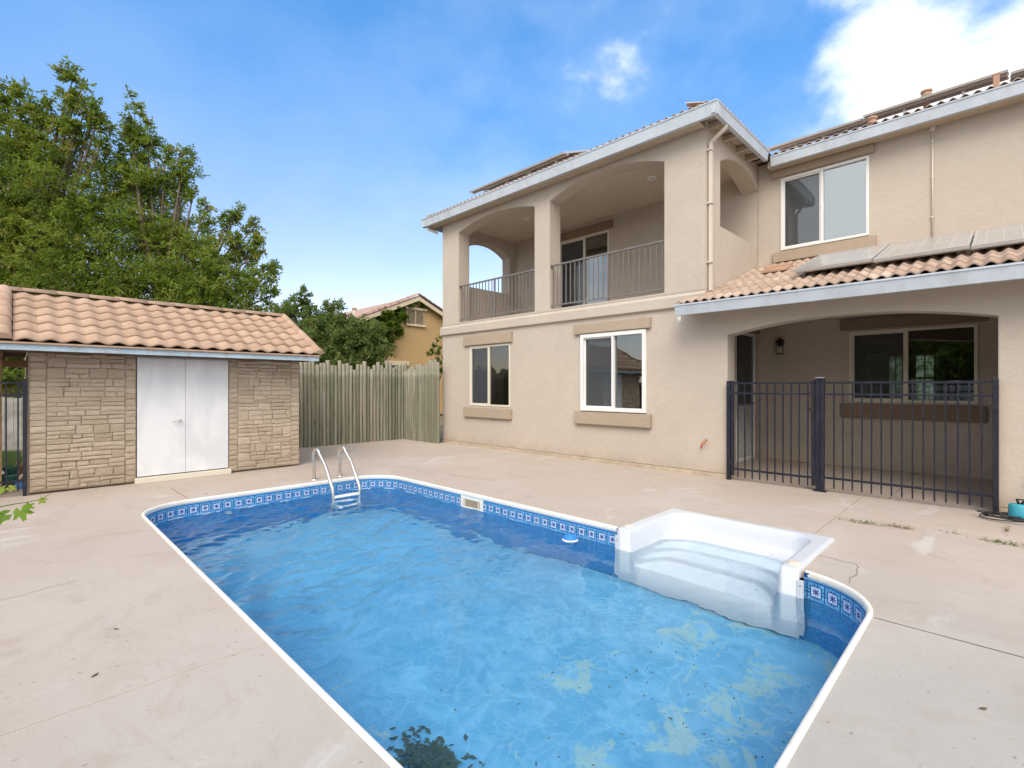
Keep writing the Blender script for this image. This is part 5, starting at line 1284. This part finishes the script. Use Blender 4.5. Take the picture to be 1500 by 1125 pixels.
SH_B = [(-22.41, 2.97, 11.21, 0.16, 0.42), (-22.24, 3.15, 10.47, 0.16, 0.42), (-21.85, 3.53, 10.23, 0.16, 0.42), (-21.5, 3.88, 9.56, 0.16, 0.42), (-21.05, 4.33, 9.41, 0.16, 0.42), (-20.75, 4.62, 8.5, 0.16, 0.42), (-20.45, 4.92, 7.89, 0.16, 0.42), (-19.79, 5.58, 7.64, 0.16, 0.42), (-19.52, 5.84, 7.15, 0.16, 0.42), (-19.12, 6.24, 6.95, 0.16, 0.42), (-19.12, 6.24, 6.28, 0.16, 0.42), (-18.77, 6.59, 5.54, 0.16, 0.42), (-19.96, 5.4, 7.27, 0.16, 0.42), (-22.67, 2.71, 9.73, 0.16, 0.42), (-18.74, 6.62, 4.68, 0.16, 0.42), (-21.97, 3.41, 9.49, 0.16, 0.42)]
TREE_A = [(x, y, z - .12 * r, r * .86, rz * .86) if r > .6 else (x, y, z, r * .7, rz) for x, y, z, r, rz in TREE_A] + SH_A
TREE_B = [(x, y, z - .12 * r, r * .84, rz * .84) if r > .6 else (x, y, z, r * .7, rz) for x, y, z, r, rz in TREE_B] + SH_B
tree('leafy_tree', (-24.0, 0.0, 0), TREE_A, 11, 520, 'leaf_a', 'tall dense green tree at the left edge, behind the shed', .28, fork=2.8, twig=.50, leaf=(.15, .055), n_leaf=11)
tree('leafy_tree', (-20.9, 3.9, 0), TREE_B, 12, 520, 'leaf_b', 'tall spreading tree with pointed top shoots, behind the middle of the shed', .24, fork=2.8, twig=.46, leaf=(.14, .05), n_leaf=11)
tree('leafy_tree', (-14.4, 6.5, 0), TREE_C, 13, 1500, 'leaf_c', 'low bushy grey-green tree behind the log fence, right of the shed roof', .10, fork=1.3, leaf=(.095, .05), twig=.24, n_leaf=7, droop=.2)
# climbing vine on the neighbour's gable
vl = []
vr = random.Random(5)
for k in range(110):
    y = vr.uniform(10.8, 14.0); z = vr.uniform(2.2, gz(y) - .12)
    if y > 12.75 + (z - 2.2) * .62 - .1: continue
    vl.append((NX + .12, y, z, .24, .24))
for y in (13.9, 14.2, 14.6, 14.95, 15.3): vl.append((NX + .1, y, gz(y) - .22, .10, .10))
t = thing('climbing_vine', (NX + .1, 12, 0), 'bright green vine climbing the left half of the mustard gable', 'vine')
mb = MB()
for k in range(6): y = 11.2 + k * .3; mb.tube([(NX + .05, y, 0), (NX + .05, y + .2, 1.5), (NX + .05, y + .5, 3.0), (NX + .05, y + .9, 4.2)], [.04, .03, .02, .01], 5)
mb.build('stem', 'bark', t); addo('foliage', foliage(vl, 21, 1300, leaf=(.13, .09), n_leaf=5, twig=.2, shell=.6), 'leaf_vine', t)
# thin shrub between log fence and house corner
sh_l = [(-12.2, 9.0, 2.80, .07, .08), (-12.05, 9.02, 2.95, .05, .06), (-12.35, 9.0, 2.58, .12, .06), (-12.2, 9.05, 2.50, .12, .07), (-12.05, 9.0, 2.35, .15, .12), (-12.0, 9.0, 2.1, .16, .15), (-12.45, 8.98, 2.47, .06, .06), (-12.0, 9.0, 2.65, .06, .06)]
tree('young_tree', (-12.05, 9.0, 0), sh_l, 31, 2200, 'leaf_vine', 'thin leafy sapling rising between log fence and house corner', .03, 'sapling', fork=1.6, leaf=(.06, .035), twig=.12, n_leaf=5)
# hedge-like dark foliage under the tree line, seen through the gap left of the shed
tree('bush', (-13.0, -.5, 0), [(-13.4, -.5, 1.85, .35, .3), (-13.2, -.05, 1.75, .22, .2), (-13.6, -.9, 1.9, .4, .4)], 33, 1500, 'leaf_b', 'leafy bush seen through the gap left of the shed', .05, 'bush', fork=1.2, leaf=(.09, .06), twig=.2, n_leaf=5)

# ================================================================== GRAPE SHOOT (foreground) AND WEEDS
gs = thing('grape_shoot', (-3.7, -.15, .9), 'bright green grape vine shoot reaching in at the left edge', 'vine')
def palmate(c, size, nrm, roll, seed):
    q = random.Random(seed); out_ = []; lobes_ = [0, 52, -52, 112, -112]; L = [1, .85, .85, .55, .55]
    pts = []
    for a in range(-160, 161, 8):
        r_ = .52
        for la, ll in zip(lobes_, L): r_ = max(r_, .42 + (ll - .40) * math.exp(-((a - la) / 17.0) ** 2))
        r_ *= 1 + (.10 if (a // 8) % 2 else -.06) + q.uniform(-.04, .04)
        pts.append((r_ * math.sin(R(a)), r_ * math.cos(R(a))))
    n = Vector(nrm).normalized(); u = n.orthogonal().normalized(); u.rotate(Matrix.Rotation(roll, 3, n)); w = n.cross(u)
    vs = [Vector(c)] + [Vector(c) + (u * p[0] + w * p[1]) * size + n * (-.30 * size * (p[0] ** 2 + .6 * p[1] ** 2)) for p in pts]
    return vs
leafs = [((-3.725, -.035, .827), .062, 1.0), ((-3.66, .03, .850), .060, 2.6), ((-3.638, .052, .872), .034, 4.4), ((-3.575, .114, .906), .030, .4), ((-3.705, -.01, .972), .028, 3.3), ((-3.735, -.05, .955), .035, 5.0), ((-3.76, -.08, .80), .055, 2.0)]
for k, (c, s_, ro) in enumerate(leafs):
    vs = palmate(c, s_, (.75 + rnd.uniform(-.2, .2), -.25 + rnd.uniform(-.3, .3), .65), ro, k); mb = MB(); mb.v = [tuple(v) for v in vs]
    for i in range(1, len(vs) - 1): mb.f.append((0, i, i + 1))
    o = mb.build('leaf', 'leaf_grape', gs); at = o.data.attributes.new('tone', 'FLOAT', 'FACE'); at.data.foreach_set('value', [(.2, .5, .6, .9, .95, .85, .3)[k]] * len(mb.f))
mb = MB(); mb.tube([(-3.9, -.28, .86), (-3.77, -.10, .86), (-3.69, .0, .885), (-3.64, .05, .895), (-3.575, .11, .915), (-3.54, .142, .948)], [.004, .003, .0025, .002, .0015, .001], 5)
mb.tube([(-3.77, -.10, .86), (-3.735, -.05, .93), (-3.70, -.01, .97)], .0015, 5); mb.tube([(-3.77, -.10, .86), (-3.72, -.03, .83)], .0015, 5); mb.build('stem', 'leaf_vine', gs)
def weed(x, y, w, d, n, label, seed, mat='leaf_c', h=.02):
    rs = random.Random(seed); mb = MB()
    for k in range(n):
        cx = x + rs.gauss(0, w); cy = y + rs.gauss(0, d); a = rs.uniform(0, 6.28); l = rs.uniform(.012, .03); c0 = Vector((cx, cy, .003 + rs.uniform(0, h))); dd = Vector((math.cos(a), math.sin(a), rs.uniform(-.3, .5))) * l; e = Vector((-math.sin(a), math.cos(a), rs.uniform(-.3, .3))) * l * .35
        mb.quad(c0, c0 + dd * .5 + e, c0 + dd, c0 + dd * .5 - e)
    o = mb.build('weed', mat); at = o.data.attributes.new('tone', 'FLOAT', 'FACE'); at.data.foreach_set('value', [rs.uniform(.3, 1) for _ in mb.f]); tag(o, label, 'weed')
weed(-1.13, 6.60, .085, .03, 110, 'flat olive weed in the paving joint, directly before the gate fence', 1); weed(-.80, 6.67, .085, .025, 110, 'withered brown weed in the paving joint, right of the olive one', 2, 'dry_weed')
weed(.01, 6.70, .10, .035, 130, 'green weed mat in the paving joint at the right edge', 3, 'leaf_c'); weed(-.38, 6.80, .04, .03, 26, 'tiny sparse weed in the joint below the fence end post', 4, 'dry_weed')
weed(.02, 7.35, .012, .12, 40, 'thin line of weeds in the crack below the turquoise pump', 5, 'dry_weed')
# single dry leaves lying on the deck
for k, (x, y) in enumerate(((-.07, 3.18), (-3.9, .45), (-3.35, .3), (-7.9, 1.9), (-8.7, 6.1))):
    a = rnd.uniform(0, 6); l = .022; mb = MB(); c0 = Vector((x, y, .004)); dd = Vector((math.cos(a), math.sin(a), 0)) * l; e = Vector((-dd.y, dd.x, .006)) * .4
    mb.quad(c0 - dd, c0 + e, c0 + dd + Vector((0, 0, .006)), c0 - e)
    lab = ('dark dry leaf on the paving right of the pool', 'dry leaf on the near left paving, close to the pool edge', 'dry leaf on the paving at the lower left of the photo', 'dry leaf on the paving between shed doors and pool', 'dark scrap on the paving in front of the log fence corner')[k]
    tag(mb.build('dry_leaf', 'debris'), lab, 'leaf')

# ================================================================== YARD BEHIND THE CAMERA (fence and trees added to darken what glass and water reflect)
bf = thing('plank_fence', (-2, -7, 0), 'unseen brown plank fence added along the near side of the yard', 'fence')
b0 = MB().box(0, 0, 0, .19, .025, 1.85).build('plank', 'plank', bf); b0.location = (-14, -7, -.07)
copies(b0, [((-14 + .2 * i, -7, -.07 + rnd.uniform(-.02, .02)), (0, 0, 0), (1, 1, 1)) for i in range(1, 130)])
k = 0
for (x, y, h, sd_, lab) in ((-9.5, -10.5, 3.6, 51, 'unseen broad tree added beyond the near plank fence, towards the shed'), (-3.5, -11.5, 3.9, 52, 'unseen broad tree added beyond the near plank fence, middle of the row'), (-.6, -10.2, 3.4, 54, 'unseen broad tree added behind the near plank fence to darken the porch window'), (2.8, -10.8, 3.5, 53, 'unseen broad tree added beyond the near plank fence, towards the porch side')):
    q = random.Random(sd_); lb = [(x + q.uniform(-2.4, 2.4), y + q.uniform(-1, 1), h + q.uniform(-1.6, 1.8), q.uniform(1.0, 1.5), q.uniform(.9, 1.3)) for _ in range(17)]
    tree('reflection_tree', (x, y, 0), lb, sd_, 420, 'leaf_a', lab, .2, fork=1.8, twig=.5, leaf=(.22, .10), n_leaf=7)
